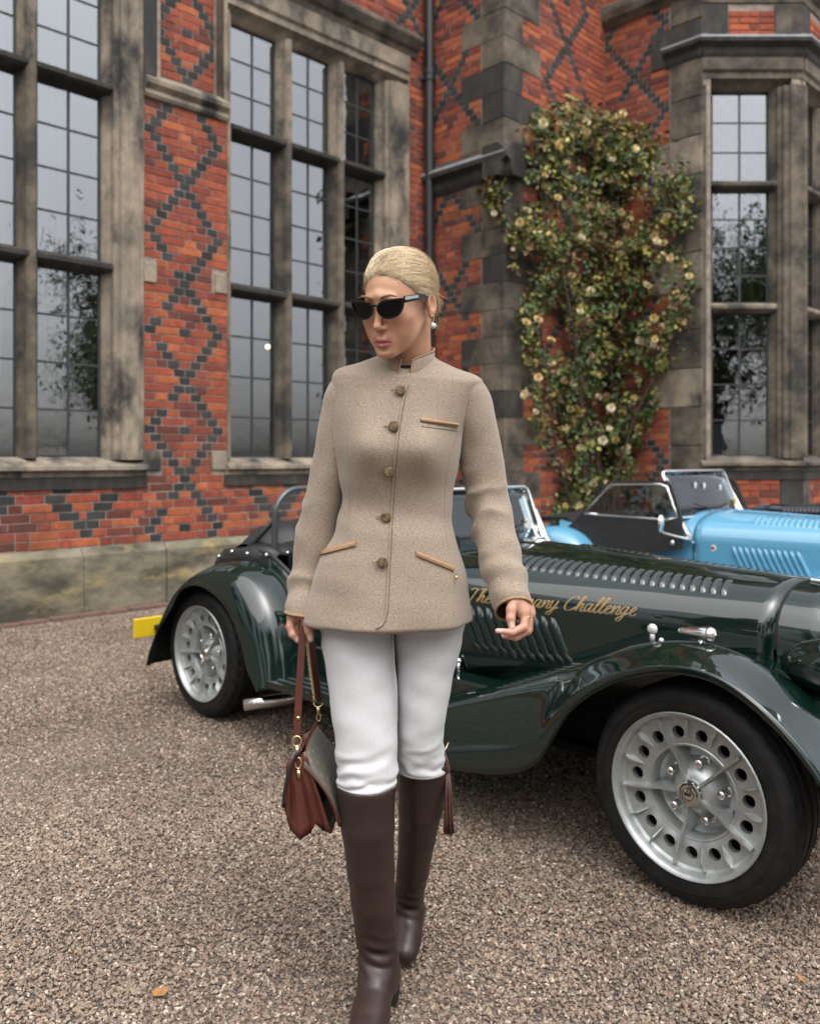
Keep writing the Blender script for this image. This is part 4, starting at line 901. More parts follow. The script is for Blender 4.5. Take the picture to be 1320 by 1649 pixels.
# ================================================================== the woman
def surface_nets(F, o, h):
    """smooth isosurface F = 0 of a 3D grid -> vertices, quads"""
    S_ = F < 0; nx, ny, nz = F.shape
    acc = np.zeros((nx - 1, ny - 1, nz - 1, 3)); cnt = np.zeros((nx - 1, ny - 1, nz - 1))
    for ax in range(3):
        for d1 in (0, 1):
            for d2 in (0, 1):
                a = [None] * 3; b = [None] * 3; oth = [k for k in range(3) if k != ax]
                a[ax] = slice(0, -1); b[ax] = slice(1, None)
                for k, d in zip(oth, (d1, d2)):
                    s_ = slice(d, F.shape[k] - 1 + d); a[k] = s_; b[k] = s_
                A, B = F[tuple(a)], F[tuple(b)]; cr = (A < 0) != (B < 0)
                t = np.where(cr, A / np.where(cr, A - B, 1), 0)
                off = np.zeros(cr.shape + (3,)); off[..., ax] = t; off[..., oth[0]] = d1; off[..., oth[1]] = d2
                acc += off * cr[..., None]; cnt += cr
    mask = cnt > 0; idx = -np.ones(mask.shape, int); idx[mask] = np.arange(mask.sum())
    V = (np.argwhere(mask) + acc[mask] / cnt[mask][:, None]) * h + np.asarray(o)
    Q = []
    for ax in range(3):
        o1, o2 = [k for k in range(3) if k != ax]
        a = [slice(1, -1)] * 3; b = [slice(1, -1)] * 3; a[ax] = slice(0, -1); b[ax] = slice(1, None)
        A, B = S_[tuple(a)], S_[tuple(b)]; pos = np.argwhere(A != B)
        if not len(pos): continue
        ins = A[tuple(pos.T)]
        base = pos.copy(); base[:, o1] += 1; base[:, o2] += 1
        def g(d1, d2):
            p = base.copy(); p[:, o1] -= d1; p[:, o2] -= d2; return idx[tuple(p.T)]
        q = np.stack([g(1, 1), g(0, 1), g(0, 0), g(1, 0)], 1)
        flip = ins if ax != 1 else ~ins
        q[~flip] = q[~flip][:, ::-1]; Q.append(q)
    return V, np.concatenate(Q)
class SDF:
    def __init__(s, lo, hi, h):
        s.h = h; s.o = np.array(lo, float); n = np.ceil((np.array(hi) - s.o) / h).astype(int) + 1
        ax = [s.o[k] + h * np.arange(n[k]) for k in range(3)]; s.P = np.stack(np.meshgrid(*ax, indexing='ij'), -1).astype('f4'); s.F = np.full(tuple(n), 9.0, 'f4')
    def cap(s, a, b, ra, rb=None, M=None):
        rb = ra if rb is None else rb; a = np.array(a, 'f4'); b = np.array(b, 'f4'); P = s.P if M is None else M
        d = b - a; t = np.clip(((P - a) @ d) / max(float(d @ d), 1e-12), 0, 1)
        return np.linalg.norm(P - a - t[..., None] * d, axis=-1) - (ra + (rb - ra) * t)
    def ell(s, c, r, M=None):
        P = s.P if M is None else M; r = np.array(r, 'f4'); q = (P - np.array(c, 'f4'))
        k0 = np.linalg.norm(q / r, axis=-1); k1 = np.linalg.norm(q / (r * r), axis=-1) + 1e-9
        return k0 * (k0 - 1) / k1
    def add(s, d, k=.01):
        hh = np.clip(.5 + .5 * (s.F - d) / k, 0, 1); s.F = s.F * (1 - hh) + d * hh - k * hh * (1 - hh)
    def sub(s, d, k=.006):
        d = -d; hh = np.clip(.5 - .5 * (s.F - d) / k, 0, 1); s.F = s.F * (1 - hh) + d * hh + k * hh * (1 - hh)
    def mesh(s): return surface_nets(s.F, s.o, s.h)
def A3(u, v, Y): return np.array(at(u, v, Y))
M_SKIN = mat('skin', None, (.86, .80, .78), src='attr', rough=.46, scale=40, lo=.4, hi=.75, sub=.14, spec=.4, bump=.12, bscale=420, bdist=.001)
M_HAIR = mat('blonde_hair', None, src='attr', rough=.36, spec=.5, vary=.12, scale=30)
M_TWEED = mat('beige_tweed', (.47, .378, .292), (.225, .172, .128), rough=.95, scale=430, detail=3, lo=.30, hi=.70, bump=.55, bscale=520, bdist=.0016, vary=.12, sheen=.25, spec=.2, c3=(.60, .51, .41), s3=230, lo3=.58, hi3=.80)
M_TAN = mat('tan_suede_trim', (.46, .28, .155), (.36, .21, .11), rough=.85, scale=120, bump=.2, bscale=400, bdist=.001)
M_SEAM = mat('seam_thread', (.16, .12, .09), rough=.95)
M_DENIM = mat('white_denim', (.69, .69, .695), (.62, .62, .63), rough=.9, scale=300, detail=2, bump=.25, bscale=700, bdist=.0008, sheen=.1)
M_BOOT = mat('dark_brown_leather', (.040, .0205, .0175), (.028, .0145, .0125), rough=.36, scale=10, bump=.12, bscale=330, bdist=.0008, rough2=.48)
M_TASSEL = mat('brown_tassel_leather', (.085, .036, .026), rough=.55)
M_SOLE = mat('boot_sole', (.012, .009, .008), rough=.7)
M_NAVYTOP = mat('navy_knit', (.012, .012, .022), rough=.9)
M_HORN = mat('horn_button', (.25, .17, .09), (.08, .05, .025), rough=.35, scale=120, detail=3)
M_LENSBLK = mat('black_sunglass_lens', (.003, .003, .004), rough=.06, spec=.22); M_FRAMEBLK = mat('black_acetate', (.004, .004, .005), rough=.18, spec=.4)
M_TEMPLE = mat('pale_grey_acetate', (.42, .47, .5), rough=.2); M_GOLD = mat('gold', (.80, .58, .26), rough=.2, metal=1.0); M_PEARL = mat('pearl', (.82, .80, .76), rough=.18, coat=.6)
M_DARKIN = mat('dark_lining', (.045, .028, .022), rough=.9); M_BROW = mat('brow_hair', (.22, .13, .07), rough=.8)
FOOT = np.array([-.03, 2.02, 0.0])
# ---------------- head
HO = A3(643, 487, 1.93)
HM = np.array(Matrix.Rotation(R(-31), 3, 'Z') @ Matrix.Rotation(R(18), 3, 'X') @ Matrix.Rotation(R(3), 3, 'Y'))
HS = .935
def hl(p): return HO + HM @ np.array(p) * HS          # head-local -> world
def build_head():
    s = SDF(HO + [-.16, -.17, -.25], HO + [.16, .17, .165], .0026)
    L = ((s.P - HO.astype('f4')) @ HM.astype('f4')) / np.float32(HS)
    Ls = L.copy(); Ls[..., 0] = np.abs(Ls[..., 0])            # mirrored
    s.add(s.ell((0, .012, .032), (.070, .096, .083), L))
    s.add(s.ell((0, -.036, -.016), (.060, .054, .084), L), .03)
    s.add(s.ell((0, -.046, -.070), (.041, .045, .040), L), .025)
    s.add(s.ell((.040, -.060, -.024), (.024, .024, .022), Ls), .022)
    s.add(s.ell((.030, -.052, -.056), (.027, .032, .034), Ls), .025)
    s.add(s.cap((.050, .0, -.046), (.014, -.078, -.100), .010, .012, Ls), .024)
    s.add(s.ell((0, -.086, -.101), (.019, .015, .014), L), .016)
    s.add(s.cap((0, -.088, .028), (.030, -.083, .020), .011, .009, Ls), .014)     # brow
    s.sub(s.ell((.031, -.104, -.002), (.019, .014, .012), Ls), .012)
    s.add(s.cap((0, -.090, .012), (0, -.109, -.034), .0068, .0082, L), .010)
    s.add(s.ell((0, -.1105, -.039), (.0088, .0090, .0078), L), .007)
    s.add(s.ell((.0096, -.0990, -.0432), (.0055, .0078, .0056), Ls), .006)
    s.sub(s.ell((.0058, -.105, -.0492), (.0032, .0048, .003), Ls), .003)
    s.add(s.ell((0, -.083, -.076), (.026, .016, .020), L), .016)
    s.add(s.cap((.0255, -.0840, -.0760), (.0050, -.1000, -.0690), .0044, .0068, Ls), .004)
    s.add(s.cap((.0225, -.0840, -.0785), (.0, -.0992, -.0842), .0048, .0080, Ls), .004)
    s.sub(s.cap((.021, -.0925, -.0765), (.0, -.1065, -.0765), .0012, .0016, Ls), .003)
    s.sub(s.ell((0, -.1015, -.0935), (.016, .005, .005), L), .008)
    # ears
    s.add(s.ell((.0775, .016, -.010), (.0080, .019, .0285), Ls), .006)
    s.sub(s.ell((.0850, .011, -.006), (.0075, .0110, .017), Ls), .004)
    s.add(s.cap((.0800, .003, -.010), (.0800, .006, .006), .0022, .0020, Ls), .003)
    s.add(s.ell((.0765, .006, -.032), (.0055, .008, .010), Ls), .006)
    nb = A3(655, 618, 2.02); s.add(s.cap(hl((0, .030, -.055)), nb, .050, .057), .022)
    V, Q = s.mesh()
    LV = (V - HO) @ HM / HS
    skin = np.array([.66, .36, .225]); C = np.tile(skin, (len(V), 1))
    def blend(mask, col, a=1.0):
        w = np.clip(mask, 0, 1)[:, None] * a; C[:] = C * (1 - w) + np.array(col) * w
    ax_ = np.abs(LV[:, 0])
    blend(np.exp(-(((ax_ - .044) / .022) ** 2 + ((LV[:, 2] + .035) / .022) ** 2 + ((LV[:, 1] + .07) / .03) ** 2)), (.60, .26, .19), .55)
    blend(np.exp(-((LV[:, 0] / .012) ** 2 + ((LV[:, 2] + .04) / .012) ** 2 + ((LV[:, 1] + .115) / .012) ** 2)), (.58, .28, .20), .5)
    lip = 1.25 * np.exp(-np.abs(((LV[:, 0]) / .0262)) ** 8 - np.abs((LV[:, 2] + .0772 + .0022 * np.cos(LV[:, 0] * 160)) / .0122) ** 6) * (LV[:, 1] < -.080)
    blend(lip, (.50, .165, .15), .9)
    blend(np.exp(-((ax_ / .022) ** 2 + ((LV[:, 2] + .0765) / .0014) ** 2)) * (LV[:, 1] < -.086), (.20, .06, .055), .9)
    blend(1.0 * (LV[:, 2] < -.125) , (.50, .27, .185), .35)
    return V, Q, C
# ---------------- hands
SKIN_H = np.array([.60, .325, .225])
def build_hand(lo, hi, chains, palm, nails):
    s = SDF(lo, hi, .0016)
    for a, b, ra, rb in palm: s.add(s.cap(a, b, ra, rb), .012)
    F_palm = s.F.copy()
    for ch in chains:
        s2 = None
        for (p, ra), (q, rb) in zip(ch[:-1], ch[1:]):
            d = s.cap(p, q, ra, rb)
            if s2 is None: s2 = d
            else:
                hh = np.clip(.5 + .5 * (s2 - d) / .004, 0, 1); s2 = s2 * (1 - hh) + d * hh - .004 * hh * (1 - hh)
        # knuckle bulge
        p, r = ch[1]; s2 = np.minimum(s2, s.ell(p, (r * 1.04,) * 3))
        k = .0045; hh = np.clip(.5 + .5 * (s.F - s2) / k, 0, 1); near_palm = np.clip(1 - (F_palm - .0) / .012, 0, 1)
        s.F = np.where(near_palm > 0, s.F * (1 - hh) + s2 * hh - k * near_palm * hh * (1 - hh), np.minimum(s.F, s2))
    V, Q = s.mesh(); C = np.tile(SKIN_H, (len(V), 1))
    for ch in chains:
        for i in (1, 2):
            if i < len(ch) - 1:
                d = np.linalg.norm(V - ch[i][0], axis=1); w = np.exp(-(d / .011) ** 2)[:, None] * .45; C[:] = C * (1 - w) + np.array([.56, .22, .17]) * w
    for c, ax1, r1, r2, col in nails:
        d = V - c; t = d @ ax1; o = np.linalg.norm(d - t[:, None] * ax1, axis=1)
        m_ = ((t / r1) ** 2 + (o / r2) ** 2 < 1); C[m_] = col
    return V, Q, C
NAIL = np.array([.74, .52, .47])
def ch(pts): return [(A3(u, v, Y), r) for (u, v, Y, r) in pts]
lh = [ch([(846, 988, 1.888, .0095), (843, 1010, 1.874, .0088), (824, 1018.5, 1.864, .0078), (801, 1016, 1.858, .0056)]),
      ch([(851, 990, 1.902, .0098), (849, 1016, 1.892, .0090), (830, 1026, 1.884, .0080), (811, 1024, 1.880, .0060)]),
      ch([(853, 990, 1.918, .0095), (851, 1014, 1.912, .0086), (834, 1025, 1.906, .0077), (818, 1025, 1.902, .0060)]),
      ch([(853, 987, 1.934, .0085), (851, 1006, 1.932, .0076), (838, 1016, 1.928, .0068), (826, 1017, 1.925, .0056)]),
      ch([(829, 962, 1.896, .0125), (823, 982, 1.880, .0110), (822, 996, 1.872, .0098), (824, 1010, 1.866, .0072)])]
palm_l = [(A3(814, 925, 1.945), A3(829, 960, 1.914), .021, .024), (A3(828, 960, 1.905), A3(842, 985, 1.893), .019, .0165), (A3(839, 958, 1.92), A3(850, 988, 1.915), .018, .0165), (A3(836, 958, 1.93), A3(851, 985, 1.932), .017, .014)]
up_ = np.array([0.0, 0, 1])
HL = build_hand(A3(770, 1050, 1.9) + [0, -.09, 0], A3(890, 915, 1.9) + [0, .09, 0], lh, palm_l,
                [(A3(824.5, 1006, 1.8585), up_, .0085, .0060, NAIL), (A3(803, 1016, 1.853), np.array([1.0, 0, 0]), .0075, .0050, NAIL), (A3(813, 1024, 1.874), np.array([1.0, 0, 0]), .007, .005, NAIL)])
rh = [ch([(469, 994, 1.992, .0095), (467, 1009, 1.980, .0090), (471, 1022, 1.974, .0082), (479, 1032, 1.976, .0060)]),
      ch([(476, 996, 2.000, .0098), (476, 1014, 1.994, .0090), (481, 1027, 1.992, .0080), (488, 1034, 1.996, .0062)]),
      ch([(484, 997, 2.012, .0095), (486, 1015, 2.010, .0088), (490, 1027, 2.010, .0078), (495, 1032, 2.012, .006)]),
      ch([(493, 996, 2.022, .0085), (497, 1011, 2.022, .0076), (501, 1021, 2.022, .0068), (503, 1026, 2.022, .0056)]),
      ch([(488, 988, 1.985, .0118), (494, 1003, 1.974, .0104), (497, 1016, 1.968, .0094), (500, 1030, 1.966, .0068)])]
palm_r = [(A3(494, 940, 2.03), A3(485, 975, 2.012), .020, .023), (A3(475, 978, 2.0), A3(472, 995, 1.992), .018, .014), (A3(484, 978, 2.0), A3(484, 997, 2.005), .02, .015), (A3(492, 978, 2.01), A3(493, 996, 2.018), .016, .013)]
HR = build_hand(A3(430, 1060, 2.0) + [0, -.09, 0], A3(530, 930, 2.0) + [0, .10, 0], rh, palm_r,
                [(A3(500, 1026, 1.9605), up_, .0088, .0058, NAIL), (A3(478, 1030, 1.970), up_, .006, .004, NAIL)])
HV, HQ, HC = build_head()
# the rest of the body (under the clothes), so that the figure is one continuous mesh
def tubeV(pts, rs, n=14):
    m = MB(); m.tube([tuple(p) for p in pts], rs, n); return np.array(m.v), m.f
body_parts = [(HV, [tuple(q) for q in HQ], HC), (HL[0], [tuple(q) for q in HL[1]], HL[2]), (HR[0], [tuple(q) for q in HR[1]], HR[2])]
for pts, rs in [([A3(655, 600, 2.02), A3(648, 680, 2.02), A3(640, 760, 2.02), A3(638, 840, 2.02), A3(630, 930, 2.03), A3(628, 985, 2.03)], [.05, .085, .085, .078, .09, .08]),
                ([A3(575, 632, 2.01), A3(540, 745, 2.02), A3(512, 830, 2.03), A3(498, 920, 2.035), A3(492, 950, 2.03)], [.04, .036, .032, .025, .02]),
                ([A3(745, 640, 2.01), A3(768, 740, 2.02), A3(788, 830, 2.01), A3(806, 905, 1.965), A3(816, 932, 1.94)], [.04, .036, .033, .025, .020]),
                ([A3(575, 985, 2.01), A3(585, 1110, 1.98), A3(590, 1235, 1.95), A3(597, 1400, 1.96), A3(607, 1520, 1.98)], [.07, .06, .05, .038, .034]),
                ([A3(690, 985, 2.04), A3(682, 1100, 2.03), A3(677, 1215, 2.03), A3(670, 1350, 2.12), A3(660, 1430, 2.22)], [.07, .052, .045, .036, .032])]:
    V_, F_ = tubeV(pts, rs); body_parts.append((V_, F_, np.tile(SKIN_H, (len(V_), 1))))
vs_, fs_, cs_ = [], [], []; n0 = 0
for V_, F_, C_ in body_parts:
    vs_.append(V_ - FOOT); fs_ += [tuple(int(i) + n0 for i in f) for f in F_]; cs_.append(C_); n0 += len(V_)
me = bpy.data.meshes.new('person'); me.from_pydata(np.concatenate(vs_).tolist(), [], fs_); me.materials.append(M_SKIN)
me.polygons.foreach_set('use_smooth', [True] * len(me.polygons))
ca = me.color_attributes.new('Col', 'FLOAT_COLOR', 'POINT'); buf = np.ones((n0, 4), 'f'); buf[:, :3] = np.concatenate(cs_); ca.data.foreach_set('color', buf.ravel()); me.update()
person = link('person', me); person.location = FOOT
tag(person, 'blonde woman in beige tweed jacket, white trousers and brown riding boots walking on gravel', 'person')
def wear(m, name, mt, smooth=True, parent=None, sharp=None, sol=0):
    m.v = [tuple(np.array(p) - FOOT) for p in m.v]
    o = m.build(name, mt, parent or person, smooth=smooth, sharp=sharp)
    if sol: md = o.modifiers.new('t', 'SOLIDIFY'); md.thickness = sol
    return o
# ---------------- hair
HCN = np.array([0, .020, .040]); HR3 = np.array([.0825, .099, .0850])
def hair_base():
    s = SDF(HO + [-.17, -.16, -.13], HO + [.17, .21, .18], .003); L = ((s.P - HO.astype('f4')) @ HM.astype('f4')) / np.float32(HS)
    s.add(s.ell(HCN, HR3 * .965, L)); pass
    pl = -(.63 * (L[..., 1] + .083) + .776 * (L[..., 2] - .066)) + .10 * np.maximum(np.abs(L[..., 0]) - .045, 0)
    s.sub(-pl, .012)
    s.add(s.ell((0, .094, -.026), (.038, .028, .034), L), .012)
    return s.mesh()
hv, hq = hair_base(); hcol = np.tile(np.array([.70, .51, .29]), (len(hv), 1))
hair = np_mesh('hair', hv - FOOT, hq, M_HAIR, person, True, hcol)
rng = np.random.RandomState(3)
def shellv(P, k):
    q = (P - HCN) / HR3; q = q / np.linalg.norm(q, axis=-1, keepdims=True); b = HCN + q * HR3 * k[..., None]
    lift = .015 * np.exp(-((P[..., 0] + .012) / .050) ** 2 - ((P[..., 1] + .045) / .05) ** 2 - ((P[..., 2] - .10) / .06) ** 2)
    return b + lift[..., None] * np.array([0, -.1, 1.0])
def strand_mesh(P, rad):
    """P (N, M, 3) head-local paths, rad (N, M) -> vertices, quads of thin three-sided tubes"""
    P = HO + P @ HM.T * HS; N, M_, _ = P.shape; T = np.gradient(P, axis=1); T /= np.linalg.norm(T, axis=-1, keepdims=True) + 1e-9
    up = np.cross(T, np.array([.3, .2, .9])); up /= np.linalg.norm(up, axis=-1, keepdims=True) + 1e-9; sd_ = np.cross(T, up)
    V = np.stack([P + (up * math.cos(a_) + sd_ * math.sin(a_)) * rad[..., None] for a_ in (0, 2.094, 4.189)], 2).reshape(-1, 3)
    base = (np.arange(N)[:, None] * M_ + np.arange(M_ - 1)[None]).ravel() * 3
    Q = np.concatenate([np.stack([base + k, base + (k + 1) % 3, base + 3 + (k + 1) % 3, base + 3 + k], 1) for k in range(3)]); return V, Q
NSTR = 10000; MS = 15
lock = rng.randint(0, 90, NSTR); la = np.linspace(-1.9, 1.9, 90); lk = np.repeat(rng.uniform(-.007, .013, 45), 2); lw = rng.normal(0, .009, 90)
a = la[lock] + rng.normal(0, .045, NSTR); k = 1.0 + lk[lock] * np.cos(np.clip((a - la[lock]) / .09, -1.5, 1.5)) + rng.uniform(-.014, .006, NSTR)
t = (1 - np.cos(a)) / 2; st = np.stack([.080 * np.sin(a * .83), -.080 + .090 * t, .0715 - .098 * t ** 1.05], 1); st[:, 1] += rng.normal(0, .0025, NSTR); st[:, 2] += rng.normal(0, .003, NSTR)
bk = np.where(rng.rand(NSTR) < .35, rng.uniform(0, .6, NSTR), 0); st[:, 1] += bk * .09; st[:, 2] += bk * .055; st[:, 0] *= 1 - .5 * bk
en = np.stack([.02 * np.sin(a) + rng.normal(0, .012, NSTR), .104 + rng.normal(0, .006, NSTR), -.024 + rng.normal(0, .008, NSTR) + lw[lock]], 1)
md_ = (st + en) / 2 + np.stack([st[:, 0] * .55 + .022 * np.cos(a * .8), 0 * a, .05 * np.maximum(0, np.cos(a)) + .006], 1)
U = np.linspace(0, 1, MS)[None, :, None]; BZ = st[:, None] * (1 - U) ** 2 + md_[:, None] * 2 * U * (1 - U) + en[:, None] * U ** 2
kk = np.repeat(k[:, None], MS, 1) + .006 * np.sin(a[:, None] * 9 + U[..., 0] * 2); kk[:, 0] -= .03; kk[:, 1] -= .008
SH = shellv(BZ, kk); w_ = np.clip((U - .78) / .22, 0, 1); PS = SH * (1 - w_) + (BZ + np.array([0, .010, 0])) * w_
wv_ = rng.normal(0, .0006, (NSTR, 1)); ph = rng.uniform(0, 6, (NSTR, 1)); PS[..., 0] += wv_ * np.sin(U[..., 0] * 7 + ph); PS[..., 2] += wv_ * np.cos(U[..., 0] * 6 + ph)
rad = rng.uniform(.0004, .0008, (NSTR, 1)) * np.ones((1, MS)); rad[:, 0] *= .6; rad[:, -1] *= .5
V1, Q1 = strand_mesh(PS, rad)
w = np.clip(rng.rand(NSTR) * .55 + rng.rand(90)[lock] * .45, 0, 1)[:, None]; c = np.array([.86, .64, .37]) * (1 - w) + np.array([1.1, .95, .70]) * w; dk = rng.rand(NSTR) < .07; c[dk] = np.array([.50, .34, .17])
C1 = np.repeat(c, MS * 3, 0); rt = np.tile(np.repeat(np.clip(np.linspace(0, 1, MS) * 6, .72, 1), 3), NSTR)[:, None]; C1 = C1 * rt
NB_ = 900; an_ = rng.uniform(0, 6.28, NB_); sp_ = rng.uniform(2.2, 3.8, NB_); ra_ = rng.uniform(.016, .040, NB_); tt = np.linspace(0, 1, MS)[None]
th = an_[:, None] + tt * sp_[:, None]; PB = np.stack([np.cos(th) * ra_[:, None] * 1.02 + rng.normal(0, .004, (NB_, 1)), .094 + .030 * np.sqrt(np.maximum(0, 1 - (ra_[:, None] / .042) ** 2)) + .006 * np.sin(tt * 3.1) + rng.normal(0, .003, (NB_, 1)), -.026 + np.sin(th) * ra_[:, None] * .92], -1)
V2, Q2 = strand_mesh(PB, rng.uniform(.0005, .001, (NB_, 1)) * np.ones((1, MS))); w = rng.rand(NB_)[:, None]; C2 = np.repeat(np.array([.75, .55, .31]) * (1 - w) + np.array([1.05, .90, .65]) * w, MS * 3, 0)
NW = 90; sx = np.where(rng.rand(NW) < .5, 1, -1); nape = rng.rand(NW) < .5
s0 = np.where(nape[:, None], np.stack([sx * rng.uniform(.02, .06, NW), rng.uniform(.08, .10, NW), rng.uniform(-.065, -.03, NW)], 1), np.stack([sx * rng.uniform(.062, .078, NW), rng.uniform(-.05, .0, NW), rng.uniform(.0, .06, NW)], 1)); crown_ = rng.rand(NW) < .35
ln_ = rng.uniform(.012, .04, (NW, 1)); PW = s0[:, None] + np.stack([sx[:, None] * .010 * np.sin(tt * 2.5 + ph[:NW]) * tt, .012 * tt * rng.normal(0.6, .5, (NW, 1)), -ln_ * tt], -1)
V3, Q3 = strand_mesh(PW, np.full((NW, MS), .00028)); C3 = np.tile(np.array([.80, .64, .40]), (len(V3), 1))
NF = 120; i_ = rng.randint(0, NSTR, NF); PF = PS[i_].copy(); o_ = (PF - HCN); o_ /= np.linalg.norm(o_, axis=-1, keepdims=True); PF += o_ * (np.sin(tt * 3.14) * rng.uniform(.001, .006, (NF, 1)))[..., None]
V4, Q4 = strand_mesh(PF, np.full((NF, MS), .00025)); C4 = np.tile(np.array([.88, .73, .5]), (len(V4), 1))
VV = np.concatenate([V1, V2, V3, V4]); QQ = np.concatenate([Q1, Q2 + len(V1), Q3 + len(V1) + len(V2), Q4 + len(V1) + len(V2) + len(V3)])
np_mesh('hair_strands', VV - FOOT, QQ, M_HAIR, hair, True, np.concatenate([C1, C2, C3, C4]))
# ---------------- sunglasses, earrings, brows
sg = MB(); ln = MB()
def lens_out(sx, gx=0.0, gz=0.0):
    base = [(.0060, .003), (.0105, .0125), (.022, .0185), (.038, .0210), (.054, .0218), (.0675, .0210), (.0690, .012), (.0640, -.004), (.054, -.0155), (.039, -.0205), (.023, -.0190), (.0105, -.0095)]
    cx, cz = .037, .002; P = spl(base + [base[0]], 49)[:-1]
    return [(sx * (cx + (p[0] - cx) * (1 + gx)), cz + (p[1] - cz) * (1 + gz)) for p in P]
def face_y(x): return -.1105 + 2.9 * x * x
for sx in (-1, 1):
    O, I = lens_out(sx, .02, .04), lens_out(sx, -.11, -.20)
    def pt(p, d): return hl((p[0], face_y(p[0]) + d, p[1] + .001))
    sg.loft([[pt(p, -.003) for p in O], [pt(p, .003) for p in O], [pt(p, .003) for p in I], [pt(p, -.003) for p in I], [pt(p, -.003) for p in O]])
    c = pt((sx * .037, .002), -.0015); n = len(I); ln.add([pt(p, -.0005) for p in I] + [c], [(i, (i + 1) % n, n) for i in range(n)])
sg.tube([hl((x, face_y(x) - .001, .0095 + .003 * math.cos(x * 120))) for x in np.linspace(-.011, .011, 7)], .0032, 8)
gl = wear(sg, 'sunglasses', M_FRAMEBLK, sharp=40)
wear(ln, 'lens', M_LENSBLK, parent=gl)
for sx in (-1, 1):
    m = MB(); a, b, c = (sx * .0705, face_y(.0705) + .002, .0195), (sx * .0765, -.045, .0165), (sx * .0765, .018, .010)
    rows = []
    for p, hh in ((a, .0075), (b, .0065), (c, .0045)):
        rows.append([hl((p[0] + sx * .0018, p[1], p[2] + hh)), hl((p[0] - sx * .0018, p[1], p[2] + hh)), hl((p[0] - sx * .0018, p[1], p[2] - hh)), hl((p[0] + sx * .0018, p[1], p[2] - hh))])
    m.loft(rows, cap=True); wear(m, 'temple', M_FRAMEBLK, smooth=False, parent=gl)
    m = MB(); rows = []
    for p, hh in ((a, .0062), (b, .0048)):
        rows.append([hl((p[0] + sx * .0028, p[1] + .001, p[2] + hh)), hl((p[0] + sx * .0012, p[1] + .001, p[2] + hh)), hl((p[0] + sx * .0012, p[1], p[2] - hh * .2)), hl((p[0] + sx * .0028, p[1], p[2] - hh * .2))])
    m.loft(rows, cap=True); wear(m, 'temple_inlay', M_TEMPLE, smooth=False, parent=gl)
    m = MB(); m.tube([hl((sx * .0815 + .004 * math.cos(t), .004 + .006 * math.sin(t), -.042 + .009 * math.cos(t + .6))) for t in np.linspace(0, 5.6, 16)], .0013, 6); er = wear(m, 'earring', M_GOLD)
    m = MB(); m.sphere(hl((sx * .083, .003, -.058)), .0068, 14, 10); wear(m, 'pearl', M_PEARL, parent=er)
    m = MB(); m.tube([hl((sx * x, -.101 + 2.2 * x * x - .000, z)) for x, z in ((.012, .0255), (.024, .0295), (.038, .031), (.052, .027))], [.0022, .003, .0026, .001], 6); wear(m, 'eyebrow', M_BROW)
# ---------------- jacket
JY = 2.0
def zz(v, Y=JY): return CAM_H - (v - V0) / FPX * Y
JT = []   # z, xL, xR, front depth, back depth
for v, ul, ur, df, db in [(1003, 487, 758, .150, .140), (975, 493, 757, .145, .14), (950, 500, 754, .140, .138), (900, 515, 747, .128, .128), (860, 534, 735, .110, .11), (830, 545, 729, .100, .10), (800, 548, 729, .098, .10), (760, 543, 735, .104, .105), (720, 536, 742, .116, .11), (680, 534, 750, .116, .115), (650, 534, 760, .110, .115), (625, 534, 772, .100, .11), (612, 535, 778, .093, .105), (604, 539, 776, .083, .10), (597, 550, 764, .074, .095), (590, 572, 740, .063, .09), (583, 589, 723, .053, .082), (577, 603, 709, .045, .070), (573, 610, 702, .038, .06)]:
    JT.append((zz(v), (ul - U0) / FPX * JY, (ur - U0) / FPX * JY, df, db))
JT.sort(); JZ = np.array([r[0] for r in JT]); JA = np.array([r[1:] for r in JT])
def jrow(z):
    i = int(np.clip(np.searchsorted(JZ, z) - 1, 0, len(JZ) - 2)); t = (z - JZ[i]) / (JZ[i + 1] - JZ[i])
    p = [JA[max(i - 1, 0)], JA[i], JA[i + 1], JA[min(i + 2, len(JZ) - 1)]]
    t = min(max(t, 0), 1); return .5 * (2 * p[1] + (p[2] - p[0]) * t + (2 * p[0] - 5 * p[1] + 4 * p[2] - p[3]) * t * t + (3 * p[1] - p[0] - 3 * p[2] + p[3]) * t ** 3)
def jpt(z, th, off=0.0):
    xl, xr, df, db = jrow(z); cx = (xl + xr) / 2; w = (xr - xl) / 2; e = 2 / 2.35
    c, s = math.cos(th), math.sin(th); ex = math.copysign(abs(c) ** e, c); ey = math.copysign(abs(s) ** e, s)
    x = cx + (w + off) * ex; fr = ey < 0
    y = JY + .012 + ((df if fr else db) + off) * ey
    if fr:
        dx = x - cx
        b = .036 * (math.exp(-((abs(dx) - .066) / .044) ** 2) + .55 * math.exp(-(dx / .05) ** 2)) * math.exp(-((z - 1.268) / .062) ** 2) * min(1, -ey * 1.3)
        y -= b
        y += .010 * math.exp(-((z - 1.13) / .05) ** 2) * (dx / .13) ** 2 * 0
    # soft drag folds of the cloth
    amp = .0075 * (math.exp(-((z - 1.11) / .10) ** 2) + .35 + .5 * math.exp(-((z - .93) / .08) ** 2))
    nz_ = mnoise.noise(Vector((x * 5.0 + z * 4, y * 4, z * 15))) * amp + mnoise.noise(Vector((x * 13, y * 9, z * 5 + 3))) * amp * .7
    flare = .004 * math.sin(th * 7 + 1.0) * max(0, (1.0 - z) / .13) ** 2
    k = (off + nz_ + flare); x += ex * k; y += ey * k
    tilt = -.055 * (x - cx) * float(np.clip((z - 1.2) / .2, 0, 1))
    return np.array([x, y, z + tilt])
zs = np.concatenate([np.linspace(JZ[0], 1.34, 74), np.linspace(1.344, JZ[-1], 40)])
NT = 120; jm = MB()
rows = [[jpt(z, 2 * math.pi * k / NT, -.006 if i == 0 else 0) for k in range(NT)] for i, z in enumerate(zs)]
